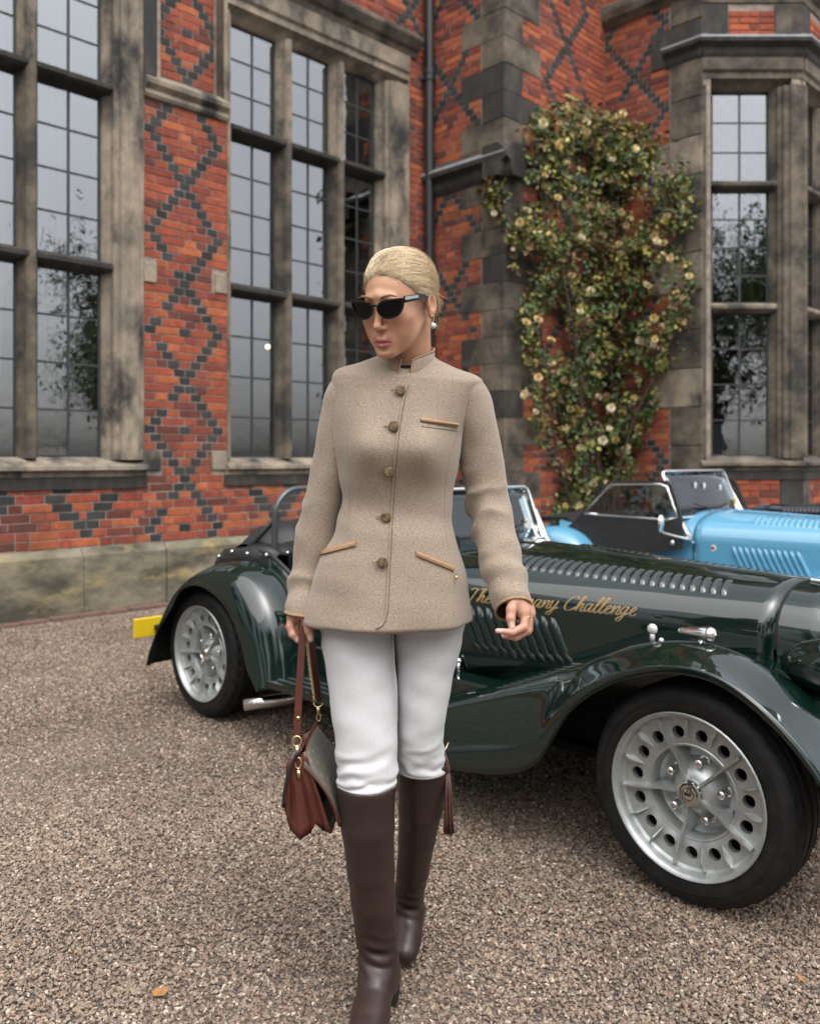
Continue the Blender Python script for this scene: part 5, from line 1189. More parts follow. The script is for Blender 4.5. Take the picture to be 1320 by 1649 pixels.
rows.insert(0, [jpt(zs[0] + .02, 2 * math.pi * k / NT, -.02) for k in range(NT)])
jm.loft(rows); jacket = wear(jm, 'jacket', M_TWEED)
def jfront(x, z, off=0.0):
    """front surface of the jacket at world x, height z"""
    lo_, hi_ = math.pi, 2 * math.pi
    for _ in range(24):
        md = (lo_ + hi_) / 2
        if jpt(z, md)[0] < x: lo_ = md
        else: hi_ = md
    return jpt(z, (lo_ + hi_) / 2, off)
def jpx(u, v, off=0.0):
    p = A3(u, v, JY - .12)
    for _ in range(4): p = jfront((u - U0) / FPX * p[1], CAM_H - (v - V0) / FPX * p[1], off)
    return p
# overlapping front edge
ed = [(655, 620), (650, 640), (645, 665), (641, 690), (637, 725), (634, 760), (632, 795), (630, 830), (628, 868), (626, 905), (624, 945), (622, 980), (617, 1003), (606, 1012)]
P = [jpx(u, v, .001) for u, v in spl(ed, 60)]; m = MB(); m.tube(P, .0026, 6); wear(m, 'front_edge', M_TWEED, parent=jacket)
P = [jpx(u + 2.3, v, .0003) for u, v in spl(ed[:-1], 50)]; m = MB(); m.tube(P, .0011, 5); wear(m, 'front_seam', M_SEAM, parent=jacket)
for st in ([(767, 648), (752, 668), (735, 700), (722, 745), (716, 800), (716, 850), (722, 880)], [(549, 655), (556, 680), (560, 720), (563, 780), (560, 850), (552, 880)]):
    m = MB(); m.tube([jpx(u, v, -.0002) for u, v in spl(st, 30)], .0006, 5); wear(m, 'seam', M_SEAM, parent=jacket)
for (u, v) in ((645, 628), (634, 686), (627, 760), (622, 832), (616, 905)):
    c = jpx(u, v, .003); m = MB(); m.lathe([(.0, -.0068), (.004, -.0066), (.0075, -.0056), (.0098, -.0062), (.0112, -.0045), (.0112, -.001), (.009, .003)], 24, 'y', o=tuple(c)); b = wear(m, 'button', M_HORN, parent=jacket)
    m = MB(); m.tube([c + [-.011, -.001, -.0005], c + [-.021, .0015, -.001]], .0011, 5); wear(m, 'buttonhole', M_SEAM, parent=jacket)
def welt(a, b, wd, name, mt, off=.0025):
    m = MB(); rows = []
    for t in np.linspace(0, 1, 12):
        u, v = a[0] + (b[0] - a[0]) * t, a[1] + (b[1] - a[1]) * t
        rows.append([jpx(u, v, -.001), jpx(u, v, off), jpx(u, v + wd / 2, off + .001), jpx(u, v + wd, off), jpx(u, v + wd, -.001)])
    m.loft(rows, closed=False); m.add(rows[0], [(0, 1, 2, 3, 4)]); m.add(rows[-1], [(4, 3, 2, 1, 0)]); wear(m, name, mt, parent=jacket, sharp=40)
welt((516, 886), (574, 871), 7.5, 'pocket_welt', M_TAN); welt((669, 887), (729, 912), 7.5, 'pocket_welt', M_TAN); welt((676, 671), (736, 678), 5, 'breast_welt', M_TAN)
for a, b in (((678, 685), (736, 691)),):
    m = MB(); m.tube([jpx(a[0] + (b[0] - a[0]) * t, a[1] + (b[1] - a[1]) * t, .0002) for t in np.linspace(0, 1, 10)], .0009, 5); wear(m, 'stitch_line', M_SEAM, parent=jacket)
m = MB(); m.tube([jpx(731, 925, .003), jpx(730, 933, .004)], .0022, 6); wear(m, 'pocket_charm', M_GOLD, parent=jacket)
# stand collar
NB = np.array([(656 - U0) / FPX * 2.0, 2.012, zz(588, 2.0)])
def collar(th, k, off=0.0):
    """th 0 = front; k 0 bottom .. 1 top"""
    rx, ry = .0655 - .006 * k + off, .066 - .004 * k + off
    back = (1 - math.cos(th)) / 2
    z = NB[2] - .038 + .054 * back ** .4 + k * (.034 + .006 * back) - .03 * math.sin(th) * .12
    return np.array([NB[0] - .006 + .006 * k + rx * math.sin(th), NB[1] - .018 * (1 - back) - ry * math.cos(th) + .004 * k * back, z])
ths = np.linspace(.20, 2 * math.pi - .24, 70)
m = MB(); rows = []
for k, off in ((0.0, .004), (0, .0045), (.25, .004), (.6, .0035), (1.0, .003), (1.03, .001), (1.0, -.001), (.5, 0), (0, 0)):
    rows.append([collar(t, k, off) for t in ths])
m.loft(rows, closed=False); wear(m, 'collar', M_TWEED, parent=jacket)
m = MB(); lp = [collar(ths[0] - .02, k, .004) for k in np.linspace(-.25, 1, 8)] + [collar(t, 1.03, .0025) for t in ths[1:-1]] + [collar(ths[-1] + .02, k, .004) for k in np.linspace(1, -.25, 8)]
m.tube(lp, .0024, 6); wear(m, 'collar_piping', M_TAN, parent=jacket)
m = MB(); m.loft([[NB + np.array([.0585 * math.sin(t) - .004, -.017 - .0585 * math.cos(t), dz]) for t in np.linspace(0, 2 * math.pi, 33)[:-1]] for dz in (-.06, -.010, -.006)]); wear(m, 'navy_top', M_NAVYTOP, sol=-.002)
# ---------------- sleeves
def sleeve(tab, seed, cuffdir, fold, fa=.0075):
    T = np.array([list(A3(u, v, Y)) + [r, rd] for (u, v, Y, r, rd) in tab]); n = 64; ns = 84; m = MB(); rows = []; cen = [catmull(T, i / (ns - 1)) for i in range(ns)]
    for i in range(ns):
        s = i / (ns - 1); c = cen[i]; tg = cen[min(i + 1, ns - 1)][:3] - cen[max(i - 1, 0)][:3]; tg /= np.linalg.norm(tg)
        if s > .88: w = ((s - .88) / .12) ** 1.5; tg = tg * (1 - w) + np.array(cuffdir) * w; tg /= np.linalg.norm(tg)
        sx = np.cross(tg, [0, 1, 0]); sx /= np.linalg.norm(sx); sy = np.cross(sx, tg); ring = []
        for k in range(n):
            th = 2 * math.pi * k / n; cx, sn = math.cos(th), math.sin(th)
            el = math.exp(-((s - fold) / .16) ** 2); el2 = math.exp(-((s - .82) / .12) ** 2)
            wv = s * 52 + 1.7 * math.sin(th + seed) + mnoise.noise(Vector((s * 6 + seed, th, 0))) * 2.5
            d = fa * el * (2 * (1 - abs(math.sin(wv / 2))) ** 1.5 - .7) * (.55 + .45 * math.cos(th - 1.0 - seed)) + .0045 * el2 * math.sin(s * 40 + 1.5 * math.sin(th * 1 + 2 + seed)) + .0035 * mnoise.noise(Vector((s * 9, math.cos(th) * 1.1 + seed, math.sin(th) * 1.1)))
            if s > .97: d *= .2
            ring.append(c[:3] + sx * cx * (c[3] + d) + sy * sn * (c[4] + d))
        rows.append(ring)
    # cap at the shoulder, turned-in cuff with dark inside
    c0 = cen[0][:3]; rows.insert(0, [c0 + (p - c0) * .55 + np.array([0, 0, .012]) for p in rows[0]]); rows.insert(0, [c0 + (p - c0) * .05 + np.array([0, 0, .016]) for p in rows[0]])
    m.loft(rows); o = wear(m, 'sleeve', M_TWEED, parent=jacket)
    last = rows[-1]; cc = sum(last) / len(last); ins = MB(); ins.loft([last, [cc + (p - cc) * .93 for p in last], [cc + (p - cc) * .78 - np.array(cuffdir) * .035 for p in last]]); wear(ins, 'sleeve_lining', M_DARKIN, parent=o)
    tr = MB(); tr.tube(last, .0030, 6, closed=True); wear(tr, 'cuff_trim', M_TAN, parent=o)
    return o
sleeve([(573, 622, 2.015, .050, .062), (557, 650, 2.02, .0535, .062), (546, 695, 2.025, .050, .058), (534, 755, 2.03, .047, .054), (520, 810, 2.035, .0455, .052), (509, 860, 2.035, .047, .05), (498, 920, 2.035, .0435, .046), (491, 955, 2.022, .041, .045), (486.5, 988, 2.004, .0395, .047)], 1.0, (-.12, -.06, -1), .55, .004)
sleeve([(741, 622, 2.015, .048, .062), (756, 655, 2.02, .0545, .062), (767, 700, 2.025, .052, .058), (777, 755, 2.03, .051, .054), (785, 805, 2.025, .050, .052), (795, 855, 2.0, .049, .049), (806, 905, 1.965, .049, .048), (816, 940, 1.94, .0455, .047), (827, 981, 1.915, .0405, .0465)], 2.4, (.12, -.66, -.74), .56)
# ---------------- trousers
def leg(tab, seed, kn, amp):
    T = np.array([list(A3(u, v, Y)) + [w * Y / FPX, d] for (u, v, Y, w, d) in tab]); n = 64; ns = 96; rows = []; cen = [catmull(T, i / (ns - 1)) for i in range(ns)]; m = MB()
    for i in range(ns):
        s = i / (ns - 1); c = cen[i]; ring = []
        for k in range(n):
            th = 2 * math.pi * k / n; cx, sn = math.cos(th), math.sin(th)
            e1 = math.exp(-((s - kn) / .10) ** 2); e2 = math.exp(-((s - 1.0) / .10) ** 2); e0 = math.exp(-((s - .12) / .1) ** 2)
            d = amp * (e1 * math.sin(s * 44 + 3.0 * math.sin(th + seed) + 3.5 * mnoise.noise(Vector((s * 8, th, seed)))) * (.6 + .4 * math.cos(th - 2.2 - seed)) + 1.25 * e2 * min(1.0, (1 - s) * 14 + .12) * math.sin(s * 62 + 4.2 * math.sin(th * 1.0 + seed * 2) + 2.6 * mnoise.noise(Vector((s * 12, math.cos(th) * 2, math.sin(th) * 2 + seed)))))
            d += .0035 * mnoise.noise(Vector((math.cos(th) * 1.2 + seed, math.sin(th) * 1.2, s * 10))) + .002 * e0 * math.sin(s * 60 + 3 * sn)
            ring.append(c[:3] + np.array([cx * (c[3] + d), -sn * (c[4] + d), .012 * sn * 0]))
        rows.append(ring)
    last = rows[-1]; cc = sum(last) / len(last); rows.append([cc + (p - cc) * 1.0 + np.array([0, 0, -.004]) for p in last]); rows.append([cc + (p - cc) * .93 + np.array([0, 0, -.003]) for p in last]); rows.append([cc + (p - cc) * .88 + np.array([0, 0, .03]) for p in last])
    m.loft(rows); return m
tr1 = leg([(577, 960, 2.02, 60, .090), (573, 1010, 2.015, 58, .090), (579, 1060, 2.0, 56.5, .085), (584, 1110, 1.99, 55, .079), (588, 1160, 1.975, 52.5, .073), (590, 1200, 1.965, 50, .069), (591, 1235, 1.957, 48.5, .067), (591, 1262, 1.952, 47, .066)], .4, .80, .0036)
tr2 = leg([(686, 960, 2.04, 60, .088), (690, 1010, 2.035, 56, .086), (687, 1060, 2.03, 49.5, .08), (682, 1105, 2.025, 44, .074), (679, 1150, 2.025, 40, .069), (677, 1185, 2.03, 37.5, .066), (677, 1210, 2.04, 37.5, .064), (679, 1237, 2.052, 39.5, .066)], 2.1, .80, .0032)
tr1.add(tr2.v, tr2.f); trousers = wear(tr1, 'trousers', M_DENIM)
m = MB(); m.tube([A3(632, 1012, 1.945), A3(634, 1060, 1.945), A3(638, 1110, 1.945), A3(640, 1160, 1.94)], .0012, 5); wear(m, 'inseam', M_DENIM, parent=trousers)
# ---------------- boots
def boot(shaft, foot, heel, lo, hi, name, seed):
    s = SDF(lo, hi, .0035); pts = [(A3(u, v, Y), w * Y / FPX) for (u, v, Y, w) in shaft]
    for (p, ra), (q, rb) in zip(pts[:-1], pts[1:]): s.add(s.cap(p, q, ra, rb), .006)
    for c, r, k in foot: s.add(s.ell(c, r), k)
    for i in range(len(foot) - 1):
        a, b = np.array(foot[i][0]), np.array(foot[i + 1][0]); s.add(s.cap(a, b, min(foot[i][1]) * .92, min(foot[i + 1][1]) * .92), .02)
    top = pts[0][0][2]; s.F = np.maximum(s.F, s.P[..., 2] - (top + .012 + .0)); s.F = np.maximum(s.F, .004 - s.P[..., 2])
    V, Q = s.mesh()
    # soft creases at the ankle
    an = pts[-1][0]; d = np.exp(-((V[:, 2] - an[2] - .02) / .045) ** 2); V[:, 1] += d * .0035 * np.sin(V[:, 2] * 210 + V[:, 0] * 60 + seed); V[:, 0] += d * .0015 * np.sin(V[:, 2] * 170 + V[:, 1] * 50)
    bo = np_mesh(name, V - FOOT, Q, M_BOOT, person)
    m = MB(); (hx, hy), hw, hh = heel; m.loft([[(hx + hw * f_ * math.cos(t), hy + hw * 1.15 * f_ * math.sin(t), z) for t in np.linspace(0, 2 * math.pi, 25)[:-1]] for z, f_ in ((0.0, .86), (hh, 1.0), (hh + .004, .9))], cap=True); wear(m, 'heel', M_SOLE, parent=bo, sharp=40)
    return bo, pts
fb = [((-.058, 2.005, .060), (.034, .045, .052), .03), ((-.075, 1.955, .075), (.036, .05, .045), .035), ((-.085, 1.885, .046), (.040, .055, .036), .035), ((-.094, 1.825, .036), (.040, .045, .028), .03), ((-.099, 1.775, .030), (.030, .035, .022), .03)]
boot1, bp1 = boot([(590, 1272, 1.945, 46.5), (592, 1330, 1.945, 42.5), (597, 1400, 1.955, 38), (601, 1450, 1.965, 35.5), (605, 1500, 1.978, 33), (609, 1540, 1.988, 32)], fb, ((-.052, 2.012), .030, .034), (-.20, 1.70, -.01), (.03, 2.10, .60), 'riding_boot', 0)
rb_ = [((.000, 2.275, .075), (.032, .040, .050), .03), ((-.004, 2.235, .080), (.034, .045, .045), .035), ((-.010, 2.19, .052), (.036, .045, .034), .03), ((-.014, 2.15, .036), (.033, .036, .026), .03)]
boot2, bp2 = boot([(681, 1236, 2.055, 40.5), (677, 1300, 2.085, 35.5), (671, 1350, 2.125, 30), (665, 1400, 2.17, 26), (660, 1430, 2.205, 24), (657, 1452, 2.23, 23.5)], rb_, ((.000, 2.285), .027, .05), (-.10, 1.95, -.01), (.16, 2.38, .60), 'riding_boot', 2)
m = MB()
for i in range(14):
    u = 717 + (i % 5) * 2.4 + random.uniform(-.8, .8); Yt = 2.035 + .006 * (i // 5); sw = random.uniform(-3, 4)
    m.tube([A3(720 + (u - 720) * .5, 1246, Yt), A3(u, 1285, Yt), A3(u + sw * .5, 1320, Yt), A3(u + sw, 1346 + random.uniform(-9, 2), Yt)], .0023, 5)
m.tube([A3(715, 1212, 2.045), A3(719, 1226, 2.038), A3(721, 1238, 2.04), A3(721, 1252, 2.04)], [.004, .0045, .0065, .006], 8); wear(m, 'boot_tassel', M_TASSEL, parent=boot2)
m = MB(); m.tube([A3(713, 1215, 2.035), A3(722, 1196, 2.05)], .0022, 6); wear(m, 'zip_pull', M_GOLD, parent=boot2)
for v, k in ((1330, 1.006), (1335, 1.006)):      # stitched seam round the top of the front boot
    c = A3(592.3, v, 1.945); r = (42.5 - (v - 1330) * .06) * 1.945 / FPX * k; m = MB(); m.tube([c + np.array([r * math.cos(t), -r * math.sin(t), .0]) for t in np.linspace(.1, math.pi - .1, 30)], .0010, 5); wear(m, 'boot_stitch', M_BOOT, parent=boot1)
m = MB(); m.tube(closed=True, n=6, r=.0011, pts=[A3(847, 993, 1.887) + np.array([.0100 * math.cos(t), .0100 * math.sin(t), .002 * math.cos(t)]) for t in np.linspace(0, 2 * math.pi, 21)[:-1]]); wear(m, 'finger_ring', M_GOLD)
# ================================================================== handbag
M_CANVAS = mat('monogram_canvas_brown', (.135, .12, .10), (.10, .09, .075), rough=.55, scale=60, coords='obj', bump=.15, bscale=500)
M_MARK = mat('canvas_printed_mark', (.23, .205, .165), rough=.6)
M_BAG = mat('chestnut_leather', (.125, .033, .021), (.08, .022, .015), rough=.38, scale=9, coords='obj', bump=.1, bscale=400)
M_BAGDK = mat('dark_bag_edge', (.02, .012, .018), rough=.5)
M_BRASS = mat('brass_fitting', (.80, .62, .34), rough=.22, metal=1.0)
B0, B1 = A3(487, 1203, 1.93), A3(511, 1160, 2.15)
bex = (B1 - B0); BL = np.linalg.norm(bex); bex /= BL; blat = np.cross(bex, [0, 0, 1]); blat /= np.linalg.norm(blat)
bag = empty('handbag', tuple(B0 + np.array([0.015, .11, -.205]))); tag(bag, 'brown leather handbag with patterned canvas flap hanging from the woman\'s hand', 'handbag')
BORG = np.array(bag.location)
def bp(s, l, z): return B0 + bex * s * BL + blat * l + np.array([0, 0, z])
def bagobj(m, name, mt, parent=None, smooth=False, sharp=None):
    m.v = [tuple(np.array(p) - BORG) for p in m.v]; return m.build(name, mt, parent or bag, smooth=smooth, sharp=sharp)
def panel(s, t):
    """outer canvas flap: s along the bag, t downwards"""
    rnd = .035 * (1 - math.sqrt(max(0, 1 - max(0, abs(s - .5) * 2 - .35) ** 2 / .43)))
    tt = t; return bp(s, .004 + .078 * tt ** .82 + .010 * math.sin(tt * math.pi), -.004 - rnd * (1 - t) * 1.4 - .182 * tt + .012 * (abs(s - .5) * 2) ** 3 * t)
m = MB(); N_ = 22
rows = [[panel(i / N_, j / N_) for i in range(N_ + 1)] for j in range(N_ + 1)]
m.loft(rows, closed=False); flap = bagobj(m, 'canvas_flap', M_CANVAS, smooth=True); md = flap.modifiers.new('t', 'SOLIDIFY'); md.thickness = .004
m = MB(); loop = [panel(0, j / N_) for j in range(N_ + 1)] + [panel(i / N_, 1) for i in range(1, N_ + 1)] + [panel(1, 1 - j / N_) for j in range(1, N_ + 1)] + [panel(1 - i / N_, 0) for i in range(1, N_)]
m.tube(loop, .0034, 6, closed=True); bagobj(m, 'flap_binding', M_BAG, flap, smooth=True)
m = MB(); k = 0
for j in range(9):
    for i in range(9):
        s_, t_ = (i + .5 + .5 * (j % 2)) / 9.5, (j + .6) / 9.6
        if s_ > .96: continue
        c = panel(s_, t_); du = panel(min(s_ + .02, 1), t_) - panel(max(s_ - .02, 0), t_); dv = panel(s_, min(t_ + .02, 1)) - panel(s_, max(t_ - .02, 0)); du /= np.linalg.norm(du); dv /= np.linalg.norm(dv); nn = np.cross(du, dv); nn *= 1 if nn @ blat > 0 else -1; c = c + nn * .0046
        if (i + j) % 3 == 0:
            for q in range(4):
                a = q * math.pi / 2 + math.pi / 4; cc = c + (du * math.cos(a) + dv * math.sin(a)) * .0036; m.add([cc + (du * math.cos(b) + dv * math.sin(b)) * .0024 for b in np.linspace(0, 2 * math.pi, 7)[:-1]], [(0, 1, 2, 3, 4, 5)])
        elif (i + j) % 3 == 1:
            R_, r_ = .0062, .0022; m.add([c + (du * math.cos(b * math.pi / 4) + dv * math.sin(b * math.pi / 4)) * (R_ if b % 2 == 0 else r_) for b in range(8)], [tuple(range(8))])
        else:
            for (a0, a1) in (((-.004, .005), (-.004, -.004)), ((-.004, -.004), (.003, -.004)), ((-.003, .004), (.004, -.002)), ((.004, .005), (-.001, -.003))):
                p0, p1 = c + du * a0[0] - dv * a0[1], c + du * a1[0] - dv * a1[1]; w_ = (p1 - p0); w_ = np.cross(w_ / np.linalg.norm(w_), nn) * .0007; m.add([p0 - w_, p1 - w_, p1 + w_, p0 + w_], [(0, 1, 2, 3)])
bagobj(m, 'printed_monogram', M_MARK, flap)
# pleated body
zig = [(-.044, -.130), (-.030, -.190), (-.006, -.208), (.016, -.196), (.028, -.172), (.046, -.192), (.065, -.192)]
def pleat(s, k, dp):
    rows_ = []
    n_ = len(zig) - 1; return [bp(s + (dp if i % 2 else 0) + (.02 if s < .5 else -.02), l * k + (-.036 + .042 * i / n_) * (1 - k), z * k - (.036 - .026 * i / n_) * (1 - k)) for i, (l, z) in enumerate(zig)]
m = MB(); m.loft([pleat(0.0, k, .06 * math.sin(k * 1.6)) for k in np.linspace(0, 1, 10)], closed=False); gus = bagobj(m, 'gusset', M_BAG, sharp=50); md = gus.modifiers.new('t', 'SOLIDIFY'); md.thickness = .003
m = MB(); m.loft([pleat(1.0, k, -.10 * math.sin(k * 1.6)) for k in np.linspace(0, 1, 10)], closed=False); gus2 = bagobj(m, 'gusset', M_BAG, sharp=50); md = gus2.modifiers.new('t', 'SOLIDIFY'); md.thickness = .003
m = MB(); m.loft([[bp(s, l, z) for (l, z) in zig] for s in np.linspace(.06, .94, 8)], closed=False); bagobj(m, 'bag_base', M_BAG, sharp=50)
m = MB(); m.loft([[bp(s, -.006 - .036 * t ** .8 - .006 * math.sin(t * 3.1), -.006 - .125 * t) for s in np.linspace(-.02, 1.02, 12)] for t in np.linspace(0, 1, 12)], closed=False); bk = bagobj(m, 'back_panel', M_BAG, smooth=True); md = bk.modifiers.new('t', 'SOLIDIFY'); md.thickness = .005
m = MB(); m.tube([bp(-.02, -.006 - .036 * t ** .8 - .006 * math.sin(t * 3.1), -.006 - .125 * t) for t in np.linspace(0, 1, 12)] + [bp(s, -.043, -.133) for s in np.linspace(0, 1, 5)], .0042, 6); bagobj(m, 'panel_edge', M_BAGDK, smooth=True)
# strap, hardware, chain
def ribbon(m, P, w, th=.0028, side=np.array([1.0, .25, 0])):
    rows_ = []; P = [np.array(p) for p in P]
    for i, p in enumerate(P):
        t = P[min(i + 1, len(P) - 1)] - P[max(i - 1, 0)]; t /= np.linalg.norm(t); sd_ = side - t * (side @ t); sd_ /= np.linalg.norm(sd_); nn = np.cross(t, sd_)
        rows_.append([p - sd_ * w + nn * th * .4, p - sd_ * (w - .001) + nn * th, p + sd_ * (w - .001) + nn * th, p + sd_ * w + nn * th * .4, p + sd_ * w - nn * th * .4, p + sd_ * (w - .001) - nn * th, p - sd_ * (w - .001) - nn * th, p - sd_ * w - nn * th * .4])
    m.loft(rows_, cap=True)
m = MB(); ribbon(m, spl([A3(478.5, 1186, 1.945), A3(480, 1140, 1.95), A3(483, 1090, 1.955), A3(486, 1040, 1.965), A3(488, 1008, 1.975), A3(490, 992, 1.99), A3(494, 996, 2.01), A3(501, 1030, 2.03), A3(506, 1070, 2.06), A3(511, 1110, 2.11), A3(513, 1128, 2.135)], 50), .0082); bagobj(m, 'strap', M_BAG, sharp=40)
for v in (1155, 1156): m = MB()
m.lathe([(0, -.0045), (.003, -.004), (.0042, -.002), (.0042, 0)], 14, 'y', o=tuple(A3(480, 1156, 1.9445))); bagobj(m, 'strap_rivet', M_BRASS, smooth=True)
def ringt(m, c, rx, rz, r, ax=np.array([1.0, 0, 0]), n=18, a0=0, a1=2 * math.pi):
    P = [c + ax * rx * math.cos(t) + np.array([0, 0, rz * math.sin(t)]) for t in np.linspace(a0, a1, n)]
    if abs(a1 - a0) > 6.2: m.tube(P[:-1], r, 6, closed=True)
    else: m.tube(P, r, 6)
m = MB(); ringt(m, A3(478, 1194, 1.942), .0100, .0115, .0019); bagobj(m, 'd_ring', M_BRASS, smooth=True)
m = MB(); m.tube([A3(478.5, 1200, 1.938), A3(479, 1222, 1.934)], [.0052, .0036], 8); ringt(m, A3(480, 1229, 1.932), .0068, .0125, .0021); m.tube([A3(480, 1240, 1.931), A3(482, 1253, 1.929)], [.0052, .0042], 8); bagobj(m, 'snap_hook', M_BRASS, smooth=True)
m = MB(); ringt(m, A3(512, 1133, 2.14), .0105, .009, .0018, a0=math.pi, a1=2 * math.pi); m.tube([A3(512, 1139, 2.14), A3(513, 1152, 2.142)], [.004, .003], 8); ringt(m, A3(513, 1156, 2.145), .005, .009, .0016); bagobj(m, 'snap_hook', M_BRASS, smooth=True)
m = MB(); n_ = 26
for i in range(n_):
    t = i / (n_ - 1); c = A3(495 + 11 * t ** 1.3, 1036 + 92 * t, 1.985 + .13 * t); ringt(m, c, .0030, .0052, .0008, ax=np.array([1.0, 0, 0]) if i % 2 else np.array([.3, .95, 0]), n=11)
bagobj(m, 'chain', M_BRASS, smooth=True)
# ================================================================== climbing rose
def in_poly(u, v, P):
    c = False; j = len(P) - 1
    for i in range(len(P)):
        if (P[i][1] > v) != (P[j][1] > v) and u < (P[j][0] - P[i][0]) * (v - P[i][1]) / (P[j][1] - P[i][1]) + P[i][0]: c = not c
        j = i
    return c
M_LEAF = mat('rose_foliage', None, (.7, .7, .6), src='attr', rough=.5, scale=30, spec=.4)
M_CANE = mat('rose_cane', (.10, .065, .04), (.06, .045, .03), rough=.85, scale=30)
M_PETAL = mat('apricot_petal', None, (.9, .8, .66), src='obj', rough=.7, scale=60, sub=.1)
def h2w(p): return np.array([CT * (p[0] - p[1]), 9.71 + CT * (p[0] + p[1]), p[2]])
def proj(p): return U0 + FPX * p[0] / p[1], V0 - FPX * (p[2] - CAM_H) / p[1]
RP = [(785, 325), (775, 300), (800, 262), (828, 240), (848, 188), (880, 168), (912, 152), (945, 178), (1000, 186), (1060, 212), (1100, 250), (1122, 320), (1136, 400), (1130, 470), (1160, 520), (1150, 550), (1100, 562), (1066, 600), (1052, 660), (1032, 720), (1022, 770), (975, 800), (930, 840), (885, 830), (868, 720), (852, 640), (846, 560), (838, 480), (822, 420), (800, 350)]
rose_base = h2w((XC + 1.35, YR - .22, 0))
rose = empty('climbing_rose', tuple(rose_base)); tag(rose, 'climbing rose with pale apricot blooms trained over the brick corner wall', 'rose bush')
rr = np.random.RandomState(11); lv = MB(); canes = MB(); pts_cl = []
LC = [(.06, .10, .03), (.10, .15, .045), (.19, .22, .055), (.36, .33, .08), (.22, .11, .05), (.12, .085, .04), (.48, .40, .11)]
def wall_pt():
    w = rr.rand(); d = .03 + abs(rr.normal(0, .20))
    if w < .55: a = rr.uniform(-.05, 1.93); p = F_ROSE(a, -d, 0)
    elif w < .88: a = rr.uniform(0, 1.2); p = F_SIDE(a, -d, 0)
    else: a = rr.uniform(.75, 1.15); p = F_RET(a, -d * .6, 0)
    return np.array([p[0], p[1], rr.uniform(.5, 5.6)]), d
def leaflet(c, dr, nrm, ln, col):
    sd_ = np.cross(dr, nrm); sd_ /= np.linalg.norm(sd_) + 1e-9; t = c + dr * ln; w = ln * .30; dn = nrm * ln * .08
    lv.add([c, c + dr * ln * .38 + sd_ * w + dn, c + dr * ln * .42 - dn, c + dr * ln * .38 - sd_ * w + dn, t, c + dr * ln * .75 + sd_ * w * .7, c + dr * ln * .75 - sd_ * w * .7], [(0, 1, 2), (0, 2, 3), (1, 5, 4, 2), (2, 4, 6, 3)], col)
dens_n = 0; fl_pts = []
while dens_n < 3300:
    p, d = wall_pt(); W = h2w(p); u, v = proj(W)
    if not in_poly(u, v, RP): continue
    cl = mnoise.noise(Vector((W[0] * 2.3, W[1] * 2.3, W[2] * 2.6)))
    keep = .9 if v < 480 else (.7 if v < 620 else .52)
    if rr.rand() > keep * max(.04, 2.4 * (cl + .16)): continue
    dens_n += 1; pts_cl.append((W, d)); out = np.array([.1, -1.0, .15]) + rr.normal(0, .5, 3); out /= np.linalg.norm(out)
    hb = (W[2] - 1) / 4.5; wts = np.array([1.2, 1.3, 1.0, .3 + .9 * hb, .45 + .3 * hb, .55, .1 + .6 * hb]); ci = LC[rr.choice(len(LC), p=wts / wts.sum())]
    for q in range(rr.randint(4, 8)):
        dr = rr.normal(0, 1, 3); dr[2] -= .25; dr /= np.linalg.norm(dr); nn = out + rr.normal(0, .45, 3); nn -= dr * (nn @ dr); nn /= np.linalg.norm(nn)
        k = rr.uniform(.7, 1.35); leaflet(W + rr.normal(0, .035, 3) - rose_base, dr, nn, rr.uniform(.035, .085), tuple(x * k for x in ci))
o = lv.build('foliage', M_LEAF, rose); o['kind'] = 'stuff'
for i in range(16):
    a = 1.35 + rr.normal(0, .18); P = []; tgt = pts_cl[rr.randint(len(pts_cl))][0]
    p0 = h2w((XC + a, YR - .16 - .06 * rr.rand(), 0.0)); z1 = tgt[2]
    for t in np.linspace(0, 1, 14):
        q = p0 * (1 - t) + np.array([tgt[0], tgt[1], 0]) * t; q = q + np.array([.10 * math.sin(t * 5 + i), .03 * math.sin(t * 4 + i * 2), 0]) * (t > 0); q[2] = z1 * t ** .9; P.append(q - rose_base)
    canes.tube(P, [.017 * (1 - .75 * t) for t in np.linspace(0, 1, 14)], 6)
for i in range(60):
    W, d = pts_cl[rr.randint(len(pts_cl))]; canes.tube([W - rose_base, W - rose_base + np.array([rr.normal(0, .08), rr.normal(0, .05), -.15]), W - rose_base + np.array([rr.normal(0, .14), .1 + rr.normal(0, .05), -.42])], .0045, 4)
canes.build('canes', M_CANE, rose, smooth=True)
fm = MB()
def petal_ring(n, r0, r1, z0, z1, ph, cup):
    for k in range(n):
        a = 2 * math.pi * k / n + ph; da = 2 * math.pi / n * .62
        def P(r, aa, z): return (r * math.cos(aa), r * math.sin(aa), z)
        fm.add([P(r0, a - da * .5, z0), P(r0, a + da * .5, z0), P(r1, a - da, z1), P(r1 * 1.12, a, z1 - cup), P(r1, a + da, z1)], [(0, 3, 2), (0, 1, 3), (1, 4, 3)])
petal_ring(5, .10, 1.0, -.05, .30, 0, .10); petal_ring(5, .10, .78, 0, .48, .6, .02); petal_ring(4, .08, .50, .05, .60, .2, -.02); petal_ring(3, .05, .26, .15, .66, .9, -.04)
flm = fm.mesh('flower', M_PETAL)
FC = [(.95, .80, .44), (.97, .87, .58), (.90, .70, .30), (.92, .70, .42), (.97, .90, .68)]
cnt = 0
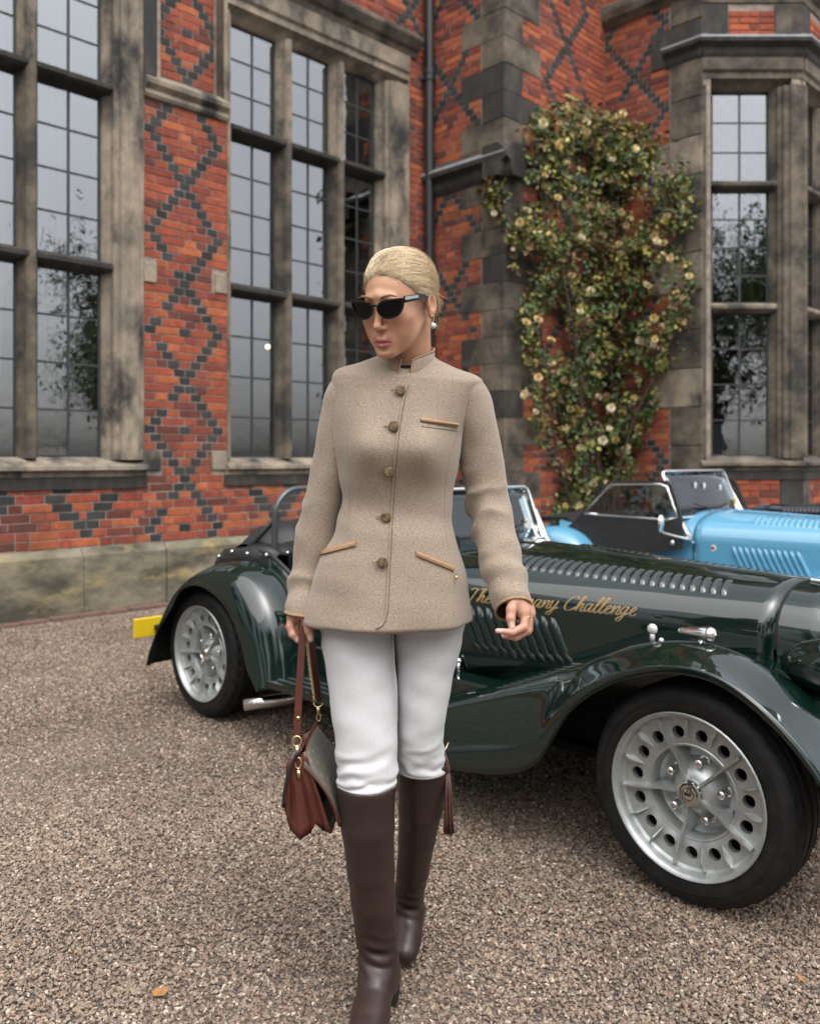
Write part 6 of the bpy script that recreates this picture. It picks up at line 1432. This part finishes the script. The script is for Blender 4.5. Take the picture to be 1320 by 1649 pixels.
while cnt < 270:
    W, d = pts_cl[rr.randint(len(pts_cl))]; u, v = proj(W)
    if d < .10 and rr.rand() < .6: continue
    f_ = bpy.data.objects.new('flower', flm); COL.objects.link(f_); f_.parent = rose
    dirv = Vector((-.15, -1, .35)) + Vector(rr.normal(0, .45, 3)); f_.rotation_euler = dirv.to_track_quat('Z', 'Y').to_euler()
    f_.location = Vector(W - rose_base) + dirv.normalized() * rr.uniform(.03, .08); s_ = rr.uniform(.030, .052) if rr.rand() < .75 else rr.uniform(.016, .026); f_.scale = (s_, s_, s_)
    c = FC[rr.randint(len(FC))]; k = rr.uniform(.8, 1.05); f_.color = (c[0] * k, c[1] * k, c[2] * k, 1); cnt += 1
# ================================================================== trees round the court (seen in the glass and the paintwork)
M_BARK = mat('bark', (.09, .07, .05), (.05, .04, .03), rough=.95, scale=6, bump=.6, bscale=20, bdist=.03)
M_TREELEAF = mat('tree_foliage', None, (.7, .75, .6), src='attr', rough=.6, scale=2)
def make_tree(seed):
    r = np.random.RandomState(seed); t = empty('broadleaf_tree'); tk = MB(); tk.tube([(0, 0, 0), (.05, .03, 1.5), (-.05, .1, 3.2), (.1, 0, 5.2)], [.30, .24, .2, .12], 10)
    cl = [np.array([math.cos(a) * r.uniform(.6, 2.6), math.sin(a) * r.uniform(.6, 2.6), r.uniform(3.0, 8.6)]) for a in r.uniform(0, 6.28, 15)]
    for c in cl: tk.tube([(0, .05, 2.6 + .25 * (c[2] - 3)), tuple(c * [.5, .5, .8]), tuple(c)], [.09, .06, .03], 6)
    tk.build('trunk', M_BARK, t, smooth=True); cr = MB()
    for i in range(13000):
        c = cl[r.randint(len(cl))] + r.normal(0, .66, 3); d1 = r.normal(0, 1, 3); d1 /= np.linalg.norm(d1); d2 = np.cross(d1, r.normal(0, 1, 3)); d2 /= np.linalg.norm(d2); L_ = r.uniform(.09, .2); k = r.uniform(.6, 1.4)
        cr.add([c, c + d1 * L_ * .5 + d2 * L_ * .33, c + d1 * L_, c + d1 * L_ * .5 - d2 * L_ * .33], [(0, 1, 2, 3)], (.11 * k, .16 * k, .06 * k))
    cr.build('crown', M_TREELEAF, t); return t
t0 = make_tree(5); t1 = make_tree(8)
for i, (x, y, s_) in enumerate([(-16, -6, 1.0), (-11, -12, 1.15), (-4.5, -15, 1.0), (2, -17, 1.2), (7.5, -16, 1.35), (15.5, -10, 1.3), (12.3, -15, 1.15), (30, -4, 1.2), (-19, 1, 1.1)]):
    o = (t0, t1)[i] if i < 2 else copy_tree((t0, t1)[i % 2]); o.location = (x, y, 0); o.rotation_euler = (0, 0, i * 1.3); o.scale = (s_, s_, s_)
    tag(o, 'broad leafy green tree on the far side of the gravel court', 'tree', 'trees round the gravel court')
# ================================================================== fallen leaves on the gravel
M_FALLEN = mat('orange_dead_leaf', (.42, .20, .06), (.26, .12, .05), rough=.8, scale=60)
for (u, v, a, s_, lab) in [(258, 1606, .4, .019, 'small orange fallen leaf lying flat on open gravel'), (1290, 1585, 1.7, .013, 'small orange fallen leaf on the gravel past the big car tyre'), (128, 1540, 2.5, .010, 'tiny curled orange leaf on gravel, alone in the open')]:
    Y = CAM_H * FPX / (v - V0); c = Vector(((u - U0) / FPX * Y, Y, .012)); m = MB()
    out = [(math.cos(t) * (1 + .18 * math.cos(5 * t)), math.sin(t) * .62 * (1 + .18 * math.sin(4 * t))) for t in np.linspace(0, 2 * math.pi, 15)[:-1]]
    m.add([(x, y, .18 * x * x + .1 * y) for x, y in out] + [(0, 0, -.05)], [(i, (i + 1) % 14, 14) for i in range(14)]); l = m.build('fallen_leaf', M_FALLEN, None); md = l.modifiers.new('t', 'SOLIDIFY'); md.thickness = .05
    l.location = c; l.scale = (s_, s_, s_); l.rotation_euler = (.15, -.1, a); tag(l, lab, 'leaf', 'fallen leaves on the gravel')
